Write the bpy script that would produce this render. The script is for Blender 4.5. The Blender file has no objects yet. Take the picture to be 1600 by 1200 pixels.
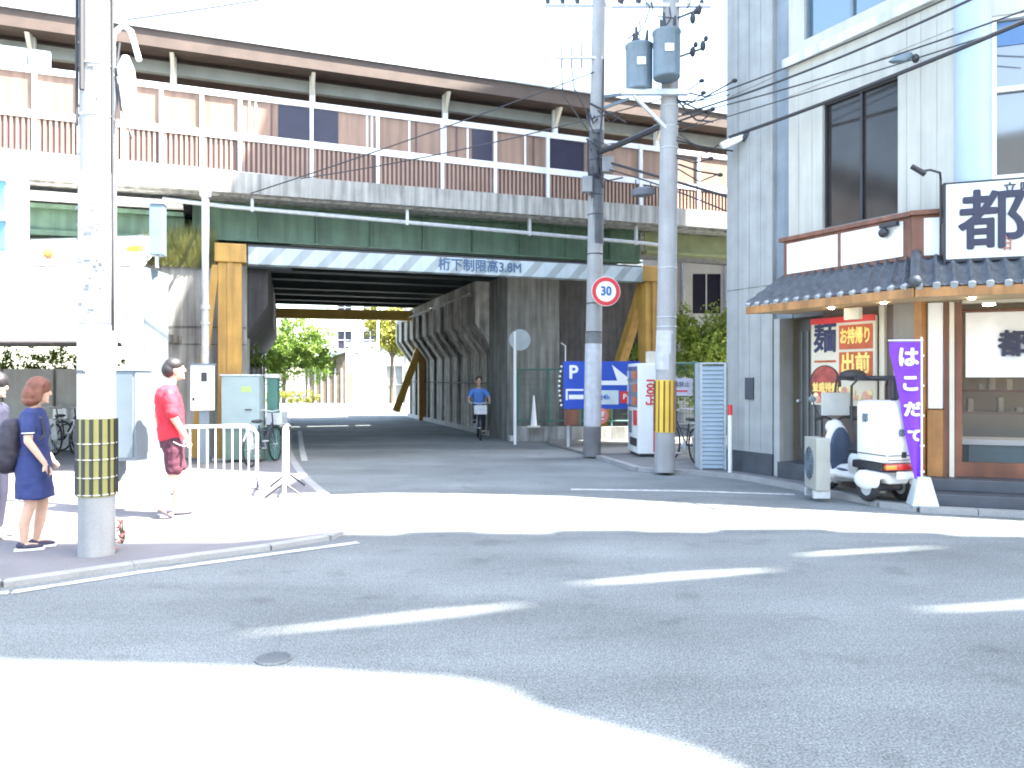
import bpy, bmesh, math, random
from mathutils import Vector, Matrix, Euler
random.seed(7)
sc = bpy.context.scene
C = sc.collection
R = math.radians

# ---------------------------------------------------------------- camera, light, exposure
cam = bpy.data.cameras.new('camera'); camo = bpy.data.objects.new('camera', cam); C.objects.link(camo)
cam.sensor_width = 36; cam.lens = 27.0; cam.clip_end = 2000; cam.clip_start = 0.05
camo.location = (0, 0, 1.6); camo.rotation_euler = (R(90), 0, 0); cam.shift_y = -0.005
sc.camera = camo
SUN_EL = R(60); SH = Vector((.94, -.34, 0)).normalized()
SV = Vector((SH.x*math.cos(SUN_EL), SH.y*math.cos(SUN_EL), math.sin(SUN_EL)))
w = bpy.data.worlds.new('World'); sc.world = w; w.use_nodes = True
nt = w.node_tree; bgn = nt.nodes['Background']
sky = nt.nodes.new('ShaderNodeTexSky'); sky.sky_type = 'NISHITA'; sky.sun_disc = False
sky.sun_elevation = SUN_EL; sky.sun_rotation = math.atan2(SV.x, SV.y); sky.dust_density = 2.0; sky.air_density = 1.0
tint = nt.nodes.new('ShaderNodeMix'); tint.data_type = 'RGBA'; tint.blend_type = 'MULTIPLY'; tint.inputs[0].default_value = 1; tint.inputs[7].default_value = (1.06, 1.02, .93, 1)
nt.links.new(sky.outputs[0], tint.inputs[6]); nt.links.new(tint.outputs[2], bgn.inputs[0]); bgn.inputs[1].default_value = 0.15
sl = bpy.data.lights.new('sun', 'SUN'); sl.energy = 5.0; sl.angle = R(0.45); sl.color = (1, .95, .86)
so = bpy.data.objects.new('sun', sl); C.objects.link(so)
so.rotation_euler = SV.to_track_quat('Z', 'Y').to_euler(); so.location = (20, -8, 40)
sc.view_settings.view_transform = 'Standard'; sc.view_settings.look = 'None'
sc.view_settings.exposure = 3.15; sc.view_settings.gamma = 1
sc.render.engine = 'CYCLES'
sc.cycles.max_bounces = 8; sc.cycles.diffuse_bounces = 4; sc.cycles.filter_width = 1.9
try: sc.cycles.use_denoising = True
except Exception: pass

# ---------------------------------------------------------------- materials
MATS = {}
def mat(name, col, rough=.8, metal=0, var=.12, scale=3, streak=0, fine=0, bump=0, wear=0, alpha=1, spec=.5, stripes=None, joints=None):
    if name in MATS: return MATS[name]
    m = bpy.data.materials.new(name); m.use_nodes = True; t = m.node_tree; N = t.nodes; L = t.links
    b = N['Principled BSDF']; b.inputs['Roughness'].default_value = rough; b.inputs['Metallic'].default_value = metal
    b.inputs['Specular IOR Level'].default_value = spec
    tc = N.new('ShaderNodeTexCoord')
    def noise(sx, sy, sz, sc_, det=4):
        mp = N.new('ShaderNodeMapping'); mp.inputs['Scale'].default_value = (sx, sy, sz); L.new(tc.outputs['Object'], mp.inputs[0])
        n = N.new('ShaderNodeTexNoise'); n.inputs['Scale'].default_value = sc_; n.inputs['Detail'].default_value = det
        L.new(mp.outputs[0], n.inputs['Vector']); return n
    def mult(colsock, facsock, lo, hi, a=.3, z=.7):
        mr = N.new('ShaderNodeMapRange'); mr.inputs[1].default_value = a; mr.inputs[2].default_value = z
        mr.inputs[3].default_value = lo; mr.inputs[4].default_value = hi; L.new(facsock, mr.inputs[0])
        mx = N.new('ShaderNodeVectorMath'); mx.operation = 'SCALE'; L.new(colsock, mx.inputs[0]); L.new(mr.outputs[0], mx.inputs['Scale']); return mx.outputs[0]
    rgb = N.new('ShaderNodeRGB'); rgb.outputs[0].default_value = (*col, 1); s = rgb.outputs[0]
    if stripes:
        c2, per, sx, sz, duty = stripes
        sep = N.new('ShaderNodeSeparateXYZ'); L.new(tc.outputs['Object'], sep.inputs[0])
        a = N.new('ShaderNodeMath'); a.operation = 'MULTIPLY'; a.inputs[1].default_value = sx/per; L.new(sep.outputs[0], a.inputs[0])
        c = N.new('ShaderNodeMath'); c.operation = 'MULTIPLY_ADD'; c.inputs[1].default_value = sz/per; L.new(sep.outputs[2], c.inputs[0]); L.new(a.outputs[0], c.inputs[2])
        fr = N.new('ShaderNodeMath'); fr.operation = 'FRACT'; L.new(c.outputs[0], fr.inputs[0])
        lt = N.new('ShaderNodeMath'); lt.operation = 'LESS_THAN'; lt.inputs[1].default_value = duty; L.new(fr.outputs[0], lt.inputs[0])
        mx = N.new('ShaderNodeMix'); mx.data_type = 'RGBA'; L.new(lt.outputs[0], mx.inputs[0]); L.new(s, mx.inputs[6]); mx.inputs[7].default_value = (*c2, 1); s = mx.outputs[2]
    if var: s = mult(s, noise(1, 1, 1, scale).outputs[0], 1-var, 1+var)
    if streak: s = mult(s, noise(5, 5, .35, 1.6, 5).outputs[0], 1-streak, 1+streak*.25, .35, .62)
    if fine: s = mult(s, noise(1, 1, 1, 85, 3).outputs[0], 1-fine, 1+fine, .3, .7)
    if wear:      # tyre-polished tracks, stains and repairs with shapes of their own
        s = mult(s, noise(.25, 1.2, 1, .9, 5).outputs[0], 1-wear, 1+wear*.6, .38, .62)
        s = mult(s, noise(1, 1, 1, 2.6, 6).outputs[0], 1-wear*1.3, 1.0, .30, .42)
        s = mult(s, noise(1, 1, 1, 22, 3).outputs[0], 1-wear*.6, 1+wear*.5, .35, .65)
    L.new(s, b.inputs['Base Color'])
    if bump:
        bn = N.new('ShaderNodeBump'); bn.inputs['Strength'].default_value = bump; bn.inputs['Distance'].default_value = .01
        L.new(noise(1, 1, 1, 60 if fine else 12).outputs[0], bn.inputs['Height']); L.new(bn.outputs[0], b.inputs['Normal'])
    if alpha < 1: b.inputs['Alpha'].default_value = alpha
    MATS[name] = m; return m
def leafmat(name, c1, c2):
    m = bpy.data.materials.new(name); m.use_nodes = True; t = m.node_tree; N = t.nodes; L = t.links
    b = N['Principled BSDF']; b.inputs['Roughness'].default_value = .55
    tc = N.new('ShaderNodeTexCoord'); n = N.new('ShaderNodeTexNoise'); n.inputs['Scale'].default_value = 4; L.new(tc.outputs['Object'], n.inputs['Vector'])
    cr = N.new('ShaderNodeValToRGB'); cr.color_ramp.elements[0].position = .35; cr.color_ramp.elements[1].position = .65
    cr.color_ramp.elements[0].color = (*c1, 1); cr.color_ramp.elements[1].color = (*c2, 1)
    L.new(n.outputs[0], cr.inputs[0]); L.new(cr.outputs[0], b.inputs['Base Color'])
    tr = N.new('ShaderNodeBsdfTranslucent'); L.new(cr.outputs[0], tr.inputs[0]); mx = N.new('ShaderNodeMixShader'); mx.inputs[0].default_value = .35
    L.new(b.outputs[0], mx.inputs[1]); L.new(tr.outputs[0], mx.inputs[2]); L.new(mx.outputs[0], N['Material Output'].inputs[0])
    return m
def glassmat(name, col, rough=.05):
    m = mat(name, col, rough, 0, 0, spec=1.0); m.node_tree.nodes['Principled BSDF'].inputs['IOR'].default_value = 1.8; return m

M_conc = mat('concrete', (.30, .30, .285), .9, streak=.45, var=.12, fine=.08)
M_concD = mat('stained_concrete', (.20, .19, .175), .9, streak=.65, var=.2, fine=.08)
M_concL = mat('pale_concrete', (.50, .50, .47), .85, streak=.2, var=.07, fine=.05)
M_concB = mat('grey_render', (.33, .338, .33), .85, streak=.11, var=.10, fine=.05)
M_white = mat('white_paint', (.74, .74, .72), .5, var=.05)
M_whiteW = mat('white_wall', (.62, .62, .57), .8, streak=.12, var=.06)
M_whitec = mat('white_coping', (.62, .61, .58), .8, var=.06)
M_steel = mat('galvanised_steel', (.50, .52, .54), .45, .3, var=.12, scale=8)
M_rail = mat('rail_aluminium', (.62, .63, .65), .45, .2, var=.08)
M_dark = mat('black_metal', (.03, .03, .035), .5, var=.1)
M_cable = mat('cable_rubber', (.03, .03, .035), .6, var=0)
M_green = mat('green_girder', (.080, .140, .090), .55, var=.16, streak=.25)
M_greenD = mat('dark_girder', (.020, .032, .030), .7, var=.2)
M_brown = mat('brown_panel', (.245, .155, .112), .55, var=.14, scale=1.2, streak=.22)
M_rib = mat('brown_rib', (.27, .175, .13), .55, var=.1)
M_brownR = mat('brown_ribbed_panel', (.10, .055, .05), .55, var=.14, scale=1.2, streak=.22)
M_win = mat('dark_glass', (.030, .028, .048), .25, var=.1, spec=.25)
M_winR = mat('tinted_glass', (.040, .036, .034), .10, var=.25, scale=1.5, spec=.35)
M_winB = glassmat('teal_glass', (.05, .10, .13), .08)
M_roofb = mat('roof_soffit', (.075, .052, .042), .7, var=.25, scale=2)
M_grey = mat('grey_fascia', (.38, .38, .36), .7, var=.1)
M_yel = mat('gantry_yellow', (.38, .215, .045), .55, var=.15, streak=.25)
M_yelB = mat('guard_yellow', (.62, .42, .03), .5, var=.1)
M_guard = mat('striped_guard', (.26, .24, .07), .5, var=.05)
M_beam = mat('hazard_beam', (.37, .43, .46), .5, var=.06, streak=.12, stripes=((.25, .29, .30), .55, 1, -.9, .4))
M_asph = mat('asphalt', (.143, .158, .158), .92, var=.16, scale=.8, fine=.6, bump=.16, wear=.16)
M_asphP = mat('asphalt_patch', (.115, .125, .133), .92, var=.12, fine=.3)
M_paveL = mat('pavement_paving', (.155, .150, .158), .9, var=.12, scale=2, fine=.22, bump=.2)
M_kerb = mat('kerb_stone', (.27, .27, .265), .9, var=.12, fine=.15)
M_line = mat('road_paint', (.42, .43, .42), .8, var=.35, scale=9)
M_pole = mat('pole_concrete', (.30, .30, .30), .85, var=.10, streak=.12, fine=.1)
M_poleL = mat('pole_sleeve', (.44, .45, .47), .7, var=.10, scale=9, streak=.15)
M_poleD = mat('pole_foot', (.15, .15, .15), .85, var=.2, fine=.1)
M_cab = mat('cabinet_grey', (.16, .20, .23), .45, var=.08, scale=5)
M_cabG = mat('cabinet_green', (.27, .34, .34), .5, var=.08)
M_fenG = mat('green_fence', (.06, .16, .13), .5, var=.1)
M_tile = mat('roof_tile', (.060, .068, .078), .5, var=.3, scale=6)
M_wood = mat('orange_wood', (.36, .17, .055), .5, var=.2, streak=.3, scale=5)
M_woodD = mat('red_brown_wood', (.18, .070, .040), .5, var=.2, streak=.3)
M_cream = mat('cream_panel', (.60, .56, .46), .7, var=.05)
M_wht2 = mat('bright_panel', (.78, .78, .76), .6, var=.03)
M_red = mat('red_paint', (.62, .035, .04), .5, var=.06)
M_blue = mat('blue_board', (.02, .07, .42), .45, var=.06)
M_ink = mat('black_ink', (.03, .03, .055), .6, var=.1)
M_trans = mat('transformer_grey', (.13, .175, .21), .45, var=.12, scale=6)
M_skin = mat('skin', (.58, .36, .26), .55, var=.06, scale=12)
M_purp = mat('purple_cloth', (.17, .035, .52), .75, bump=1.0, var=.12, scale=6)
M_tyre = mat('rubber', (.022, .022, .024), .8, var=.1)
M_dblue = mat('dark_blue_plastic', (.05, .075, .13), .5, var=.1)
M_step = mat('slate_step', (.055, .062, .075), .55, var=.2, scale=4)
M_bark = mat('bark', (.10, .075, .05), .9, var=.25, scale=9)
M_leaf = leafmat('leaf_bright', (.07, .13, .02), (.20, .30, .035))
M_leaf2 = leafmat('leaf_yellow', (.12, .13, .02), (.34, .33, .04))
M_leafD = leafmat('leaf_dark', (.03, .06, .02), (.09, .14, .03))

# ---------------------------------------------------------------- mesh helpers
class MB:
    def __init__(s): s.v = []; s.f = []
    def add(s, vs, fs):
        o = len(s.v); s.v += [tuple(v) for v in vs]; s.f += [tuple(i+o for i in f) for f in fs]; return s
    def box(s, x0, x1, y0, y1, z0, z1):
        return s.add([(x0,y0,z0),(x1,y0,z0),(x1,y1,z0),(x0,y1,z0),(x0,y0,z1),(x1,y0,z1),(x1,y1,z1),(x0,y1,z1)],
                     [(0,3,2,1),(4,5,6,7),(0,1,5,4),(1,2,6,5),(2,3,7,6),(3,0,4,7)])
    def bbox(s, x0, x1, y0, y1, z0, z1, b=.02):      # box with bevelled edges
        m = bmesh.new(); bmesh.ops.create_cube(m, size=1)
        for v in m.verts: v.co = Vector(((x0+x1)/2+v.co.x*(x1-x0), (y0+y1)/2+v.co.y*(y1-y0), (z0+z1)/2+v.co.z*(z1-z0)))
        bmesh.ops.bevel(m, geom=m.edges[:], offset=b, segments=2, affect='EDGES', profile=.6)
        return s.bm(m)
    def bm(s, m, mtx=None):
        if mtx is not None: bmesh.ops.transform(m, matrix=mtx, verts=m.verts)
        m.verts.index_update(); s.add([v.co[:] for v in m.verts], [[v.index for v in f.verts] for f in m.faces]); m.free(); return s
    def prism(s, poly, z0, z1):
        n = len(poly); return s.add([(x,y,z0) for x,y in poly]+[(x,y,z1) for x,y in poly],
            [tuple(range(n))[::-1], tuple(range(n, 2*n))]+[(i,(i+1)%n,(i+1)%n+n,i+n) for i in range(n)])
    def prof(s, poly, a, b, axis='y'):               # polygon in the xz plane pulled along y (or yz along x)
        n = len(poly)
        mk = (lambda p, t: (p[0], t, p[1])) if axis == 'y' else (lambda p, t: (t, p[0], p[1]))
        return s.add([mk(p, a) for p in poly]+[mk(p, b) for p in poly],
            [tuple(range(n)), tuple(range(n, 2*n))[::-1]]+[(i,i+n,(i+1)%n+n,(i+1)%n) for i in range(n)])
    def cyl(s, p0, p1, r0, r1=None, n=12, cap=True):
        r1 = r0 if r1 is None else r1; p0 = Vector(p0); p1 = Vector(p1); d = (p1-p0).normalized()
        a = d.orthogonal().normalized(); b = d.cross(a)
        vs = [p0+(a*math.cos(t)+b*math.sin(t))*r0 for t in [2*math.pi*i/n for i in range(n)]]
        vs += [p1+(a*math.cos(t)+b*math.sin(t))*r1 for t in [2*math.pi*i/n for i in range(n)]]
        fs = [(i,(i+1)%n,(i+1)%n+n,i+n) for i in range(n)]
        if cap: fs += [tuple(range(n))[::-1], tuple(range(n, 2*n))]
        return s.add(vs, fs)
    def bar(s, p0, p1, wd, h):
        p0 = Vector(p0); p1 = Vector(p1); d = (p1-p0).normalized(); up = Vector((0,0,1)) if abs(d.z) < .95 else Vector((0,1,0))
        a = d.cross(up).normalized()*wd/2; b = a.cross(d).normalized()*h/2
        vs = [p+x for p in (p0, p1) for x in (-a-b, a-b, a+b, -a+b)]
        return s.add(vs, [(0,1,2,3),(7,6,5,4),(0,4,5,1),(1,5,6,2),(2,6,7,3),(3,7,4,0)])
    def tube(s, pts, r, n=6):
        pts = [Vector(p) for p in pts]; rings = []; a = None
        for i, p in enumerate(pts):
            d = (pts[min(i+1, len(pts)-1)]-pts[max(i-1, 0)]).normalized()
            a = d.orthogonal().normalized() if a is None else (a-d*a.dot(d)).normalized()
            b = d.cross(a); rings.append([p+(a*math.cos(t)+b*math.sin(t))*r for t in [2*math.pi*k/n for k in range(n)]])
        vs = [v for g in rings for v in g]
        fs = [(j*n+i, j*n+(i+1)%n, (j+1)*n+(i+1)%n, (j+1)*n+i) for j in range(len(rings)-1) for i in range(n)]
        return s.add(vs, fs+[tuple(range(n))[::-1], tuple(range(len(vs)-n, len(vs)))])
    def sph(s, c, r, seg=14):
        if not hasattr(r, '__len__'): r = (r, r, r)
        m = bmesh.new(); bmesh.ops.create_uvsphere(m, u_segments=seg, v_segments=max(6, seg*2//3), radius=1)
        return s.bm(m, Matrix.Translation(c) @ Matrix.Diagonal((*r, 1)))
    def torus(s, c, R_, r, axis='y', n=28, k=8):
        vs = []
        for i in range(n):
            t = 2*math.pi*i/n
            for j in range(k):
                q = 2*math.pi*j/k; rr = R_+r*math.cos(q); p = (rr*math.cos(t), r*math.sin(q), rr*math.sin(t))
                if axis == 'x': p = (p[1], p[0], p[2])
                if axis == 'z': p = (p[0], p[2], p[1])
                vs.append((c[0]+p[0], c[1]+p[1], c[2]+p[2]))
        return s.add(vs, [(i*k+j, i*k+(j+1)%k, ((i+1)%n)*k+(j+1)%k, ((i+1)%n)*k+j) for i in range(n) for j in range(k)])
    def loft(s, rings, n=20):                        # rings (x, y, z, rx, ry)
        vs = []
        for x, y, z, rx, ry in rings:
            vs += [(x+rx*math.cos(2*math.pi*i/n), y+ry*math.sin(2*math.pi*i/n), z) for i in range(n)]
        fs = [(j*n+i, j*n+(i+1)%n, (j+1)*n+(i+1)%n, (j+1)*n+i) for j in range(len(rings)-1) for i in range(n)]
        return s.add(vs, fs+[tuple(range(n))[::-1], tuple(range(len(vs)-n, len(vs)))])
    def cap(s, p0, p1, r0, r1=None, n=12):
        r1 = r0 if r1 is None else r1; return s.cyl(p0, p1, r0, r1, n).sph(p0, r0, 12).sph(p1, r1, 12)
    def build(s, name, m, parent=None, smooth=False, loc=(0,0,0), rz=0, fix=True):
        me = bpy.data.meshes.new(name); me.from_pydata(s.v, [], s.f)
        if fix:
            b = bmesh.new(); b.from_mesh(me); bmesh.ops.recalc_face_normals(b, faces=b.faces); b.to_mesh(me); b.free()
        if smooth:
            me.polygons.foreach_set('use_smooth', [True]*len(me.polygons)); me.set_sharp_from_angle(angle=R(38))
        me.materials.append(m); o = bpy.data.objects.new(name, me); C.objects.link(o); o.location = loc; o.rotation_euler = (0, 0, rz)
        if parent: o.parent = parent
        return o
def mod_apply(o, smooth=True):
    dg = bpy.context.evaluated_depsgraph_get(); me = bpy.data.meshes.new_from_object(o.evaluated_get(dg))
    old = o.data; o.modifiers.clear(); o.data = me; me.name = old.name; bpy.data.meshes.remove(old)
    if smooth: me.polygons.foreach_set('use_smooth', [True]*len(me.polygons))
    return o
def blob(mb, name, m, parent, voxel=.01, it=3, fold=0):      # fuse overlapping volumes into ONE continuous skin
    o = mb.build(name, m, parent); r = o.modifiers.new('r', 'REMESH'); r.mode = 'VOXEL'; r.voxel_size = voxel
    k = o.modifiers.new('s', 'SMOOTH'); k.iterations = it; k.factor = .5
    if fold:
        tx = bpy.data.textures.get('folds') or bpy.data.textures.new('folds', 'CLOUDS'); tx.noise_scale = .11; tx.noise_depth = 1
        d = o.modifiers.new('d', 'DISPLACE'); d.texture = tx; d.strength = fold*.7; d.mid_level = .33
    return mod_apply(o)
def tag(o, label=None, cat=None, group=None, kind=None):
    if label: o['label'] = label
    if cat: o['category'] = cat
    if group: o['group'] = group
    if kind: o['kind'] = kind
    return o
def thing(name, loc, rz, label, cat, group=None):
    o = bpy.data.objects.new(name, None); C.objects.link(o); o.location = loc; o.rotation_euler = (0, 0, rz); o.empty_display_size = .2
    return tag(o, label, cat, group)
def dup(root, loc, rz, label=None, group=None, scale=None):
    r = root.copy(); C.objects.link(r); r.location = loc; r.rotation_euler = (0, 0, rz)
    if label: r['label'] = label
    if group: r['group'] = group
    if scale: r.scale = scale
    for ch in list(root.children):
        c = ch.copy(); C.objects.link(c); c.parent = r
        for g in ch.children:
            d = g.copy(); C.objects.link(d); d.parent = c
    return r
def text(body, h, mtx, bold=.0, th=.004, stretch=1.0, align='CENTER', spacing=1.0):
    c = bpy.data.curves.new('t', 'FONT'); c.body = body; c.size = h; c.extrude = th; c.align_x = align; c.align_y = 'CENTER'; c.space_character = spacing
    c.resolution_u = 3
    o = bpy.data.objects.new('t', c); C.objects.link(o); bpy.context.view_layer.update()
    me = bpy.data.meshes.new_from_object(o.evaluated_get(bpy.context.evaluated_depsgraph_get()))
    b = MB(); sh = [(0,0)]+([(bold*math.cos(q*math.pi/4), bold*math.sin(q*math.pi/4)) for q in range(8)] if bold > 0 else [])
    if bold > .015: sh += [(bold*.5*math.cos(q*math.pi/4+.4), bold*.5*math.sin(q*math.pi/4+.4)) for q in range(8)]
    for q, (dx, dz) in enumerate(sh): b.add([mtx @ Vector(((v.co.x+dx)*stretch, -v.co.z-q*.0003, v.co.y+dz)) for v in me.vertices], [tuple(p.vertices) for p in me.polygons])
    bpy.data.objects.remove(o); bpy.data.curves.remove(c); bpy.data.meshes.remove(me); return b
T = lambda x, y, z: Matrix.Translation((x, y, z))
def leaves(blobs, n, size, squash=1.0):
    b = MB()
    tot = sum(r**3 for _, r in blobs)
    for c, r in blobs:
        k = int(n*r**3/tot)
        cl = [(Vector((random.gauss(0,1),random.gauss(0,1),random.gauss(0,1))).normalized()*r*random.uniform(.35,1)) for _ in range(max(6, k//22))]
        for _ in range(k):
            q = random.choice(cl)+Vector((random.gauss(0,1),random.gauss(0,1),random.gauss(0,1)))*r*.14
            p = Vector(c)+Vector((q.x, q.y, q.z*squash)); a = Vector((random.gauss(0,1),random.gauss(0,1),random.gauss(0,.6))).normalized()
            e = a.orthogonal().normalized(); e = (e*math.cos(random.random()*6)+a.cross(e)*math.sin(random.random()*6)).normalized()
            g = a.cross(e); s_ = size*random.uniform(.6, 1.3)
            b.add([p-e*s_, p-g*s_*.45, p+e*s_, p+g*s_*.45], [(0,1,2,3)])
    return b
def tree(name, loc, h, blobs, n, size, leafm, label, trunk_r=.12):
    t = thing(name, loc, 0, label, 'tree', 'trees beyond the railway bridge')
    b = MB(); b.cyl((0,0,-.1), (.05,.02,h*.55), trunk_r, trunk_r*.65, 8)
    for c, r in blobs[:4]: b.cyl((.05,.02,h*.45), c, trunk_r*.5, trunk_r*.2, 6)
    b.build('trunk', M_bark, t, True); leaves(blobs, n, size).build('crown', leafm, t, fix=False); return t

# ---------------------------------------------------------------- frames
L8 = math.hypot(8.2, 2.8); ex = (8.2/L8, 2.8/L8); nx = (-ex[1], ex[0]); B0 = (-5.16, 15.1); RB = math.atan2(2.8, 8.2)
def BW(s, d, z=0): return (B0[0]+ex[0]*s+nx[0]*d, B0[1]+ex[1]*s+nx[1]*d, z)
u = (.464, -.886); C0 = (3.7, 13.1); RL = math.atan2(-.886, .464)
v = (.94, -.34); RF = math.atan2(-.34, .94)
def LW(x, y, z=0): return (C0[0]+u[0]*x-u[1]*y, C0[1]+u[1]*x+u[0]*y, z)

# ---------------------------------------------------------------- ground
g = MB().add([(-220,-120,0),(220,-120,0),(220,400,0),(-220,400,0)], [(0,1,2,3)]); tag(g.build('road', M_asph), kind='structure')
# footway on the left with its kerb
kp = [(-16,4.9),(-9,5.2),(-6.2,5.45),(-3.93,5.92),(-3.22,6.52),(-2.29,7.22),(-1.85,7.65),(-1.72,8.1),(-1.95,8.9),(-2.5,10.3),(-3.3,12.2),(-4.3,15.0),(-4.95,17.0),(-9.0,31.0)]
tag(MB().prism(kp+[(-10.2,31.4),(-40,31.4),(-40,4.9)], -.1, .035).build('pavement', M_paveL), kind='structure')
kb = MB()
for a, b_ in zip(kp[:-1], kp[1:]):
    a = Vector((*a, .02)); b_ = Vector((*b_, .02)); n_ = max(1, int((b_-a).length/.6))
    for i in range(n_):
        p = a.lerp(b_, i/n_); q = a.lerp(b_, (i+1)/n_); d = (q-p).normalized()*.004; kb.bar(p+d, q-d, .13, .045)
tag(kb.build('kerb', M_kerb), kind='structure')
def strip(name, pts, wd, m, z):
    b = MB()
    for p, q in zip(pts[:-1], pts[1:]):
        p = Vector((*p, z)); q = Vector((*q, z)); n_ = Vector(((q-p).y, -(q-p).x, 0)).normalized()*wd/2
        b.add([p-n_, q-n_, q+n_, p+n_], [(0,1,2,3)])
    return tag(b.build(name, m), kind='structure')
strip('road_marking', [(-7.5,5.05),(-3.75,5.74),(-3.05,6.36),(-2.15,7.03),(-1.5,7.5)], .10, M_line, .005)
strip('stop_line', [(.85,11.1),(2.4,10.95),(3.9,10.6)], .13, M_line, .005)
strip('edge_line', [(-4.05,15.0),(-4.7,17.2),(-6.5,23.5)], .12, M_line, .005)
strip('road_seam', [(-1.55,5.2),(-1.32,4.3),(-1.18,3.6),(-1.08,2.8)], .007, M_asphP, .004)
strip('road_joint', [(-1.6,7.7),(-1.7,8.6),(-2.1,9.9)], .02, M_asphP, .004)
tag(MB().add([(-1.75,17.4,.004),(.75,17.6,.004),(.35,18.6,.004),(-2.1,18.4,.004)], [(0,1,2,3)]).build('asphalt_patch', M_asphP), kind='structure')
# forecourt apron on the right of the tunnel mouth and below the corner building
tag(MB().prism([(2.2,13.3),(3.0,12.9),(3.62,12.35),(4.0,11.5),(4.45,10.3),(4.62,9.6),(4.9,9.25),(9.5,7.6),(14,9),(12,24),(1.0,24),(.9,18.6),(1.75,15.4)], -.1, .05).build('footway', mat('apron_paving', (.16,.16,.155), .9, var=.15, fine=.2)), kind='structure')
rk = MB(); kr = [(1.75,15.4),(2.2,13.3),(3.0,12.9),(3.62,12.35),(4.0,11.5),(4.45,10.3),(4.62,9.6),(4.9,9.25),(9.5,7.6)]
for a, b_ in zip(kr[:-1], kr[1:]):
    a = Vector((*a, .03)); b_ = Vector((*b_, .03)); n_ = max(1, int((b_-a).length/.6))
    for i in range(n_):
        p = a.lerp(b_, i/n_); q = a.lerp(b_, (i+1)/n_); d = (q-p).normalized()*.005; rk.bar(p+d, q-d, .14, .08)
tag(rk.build('kerb_edging', M_kerb), kind='structure')
mh = thing('valve_cover', (-1.36,4.38,0), .2, 'small round iron valve cover set in the shaded asphalt in the foreground', 'valve cover')
MB().cyl((0,0,-.02),(0,0,.006),.085,n=24).build('lid', mat('cast_iron', (.12,.13,.135), .6, .4, var=.2), mh); MB().torus((0,0,.004),.095,.009,'z').build('ring', M_asphP, mh, True)

# ---------------------------------------------------------------- railway bridge
br = thing('railway_bridge', (*B0, 0), RB, 'green steel railway girder bridge crossing over the underpass road', 'bridge')
def girder(d, m, x0=-1.1, x1=9.1, z0=4.44, z1=5.22, fl=.32, stiff=True):
    b = MB(); b.box(x0, x1, d-.02, d+.02, z0+.03, z1-.03); b.box(x0, x1, d-fl/2, d+fl/2, z0, z0+.03); b.box(x0, x1, d-fl/2, d+fl/2, z1-.03, z1)
    if stiff:
        x = x0+.15
        while x < x1: b.box(x-.01, x+.01, d-fl/2+.02, d-.02, z0+.03, z1-.03); x += 1.15
    return b
girder(.95, M_green).build('girder', M_green, br)
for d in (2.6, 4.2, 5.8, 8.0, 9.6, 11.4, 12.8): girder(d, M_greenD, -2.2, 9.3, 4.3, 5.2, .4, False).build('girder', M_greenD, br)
dk = MB()
for d0, d1, x1 in ((.3,4.9,22),(5.15,8.6,11),(8.95,14.9,11)): dk.box(-14, x1, d0, d1, 5.23, 5.5)
dk.build('deck_slab', M_conc, br)
MB().box(-14, 22, .12, .34, 5.27, 5.68).build('parapet_kerb', M_conc, br)
cr = MB()
for x in [i*1.6-1 for i in range(7)]:
    for d0, d1 in ((1.1,2.55),(2.65,4.15),(4.25,5.75),(5.85,7.9),(8.1,9.5),(9.7,11.3)): cr.bar((x,d0,4.65),(x,d1,4.65),.12,.25)
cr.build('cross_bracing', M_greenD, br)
sg = MB(); sg.box(9.2, 22, .85, .9, 4.75, 5.22); sg.box(9.2, 22, .75, 1.05, 4.68, 4.75)
sg.build('side_span_girder', mat('olive_girder', (.20,.22,.10), .6, var=.2), br)
ls = MB(); ls.box(-14,-1.25,.9,.95,4.45,4.85); ls.box(-14,-1.25,.7,1.1,4.85,4.93); ls.box(-14,-1.25,.8,1.0,4.35,4.45)
ls.build('side_span_girder', M_green, br)
MB().box(-14,-1.25,.5,.72,4.98,5.12).build('cable_duct', M_whitec, br)

# pipe slung along the girder
wp = thing('water_pipe', (*B0, 0), RB, 'thin pale pipe hung on brackets along the green bridge girder', 'pipe')
MB().tube([(-1.6,.38,5.10),(-.5,.38,5.04),(9.0,.38,4.84),(9.6,.38,4.8)], .045, 8).build('pipe', M_steel, wp, True)
for s in (.05, 3.2, 6.0, 8.7):
    MB().box(s-.03, s+.03, .34, .42, 5.04-.021*s-.07, 5.32).box(s-.03, s+.10, .34, .42, 5.28, 5.33).build('hanger', M_steel, wp)
dp = thing('drain_pipe', BW(-.78,-.55), RB, 'pale vertical drain pipe in front of the left yellow gantry post', 'pipe')
MB().cyl((0,0,0.03),(0,0,5.25),.065,n=12).build('pipe', M_steel, dp, True)
MB().cyl((0,0,5.0),(0,0,5.12),.10,n=12).cyl((0,0,2.9),(0,0,2.98),.085,n=12).cyl((0,0,2.62),(0,0,2.66),.085).build('collar', M_steel, dp, True)
MB().box(-.02,.02,.0,.95,4.95,5.0).build('bracket', M_steel, dp)

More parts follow.
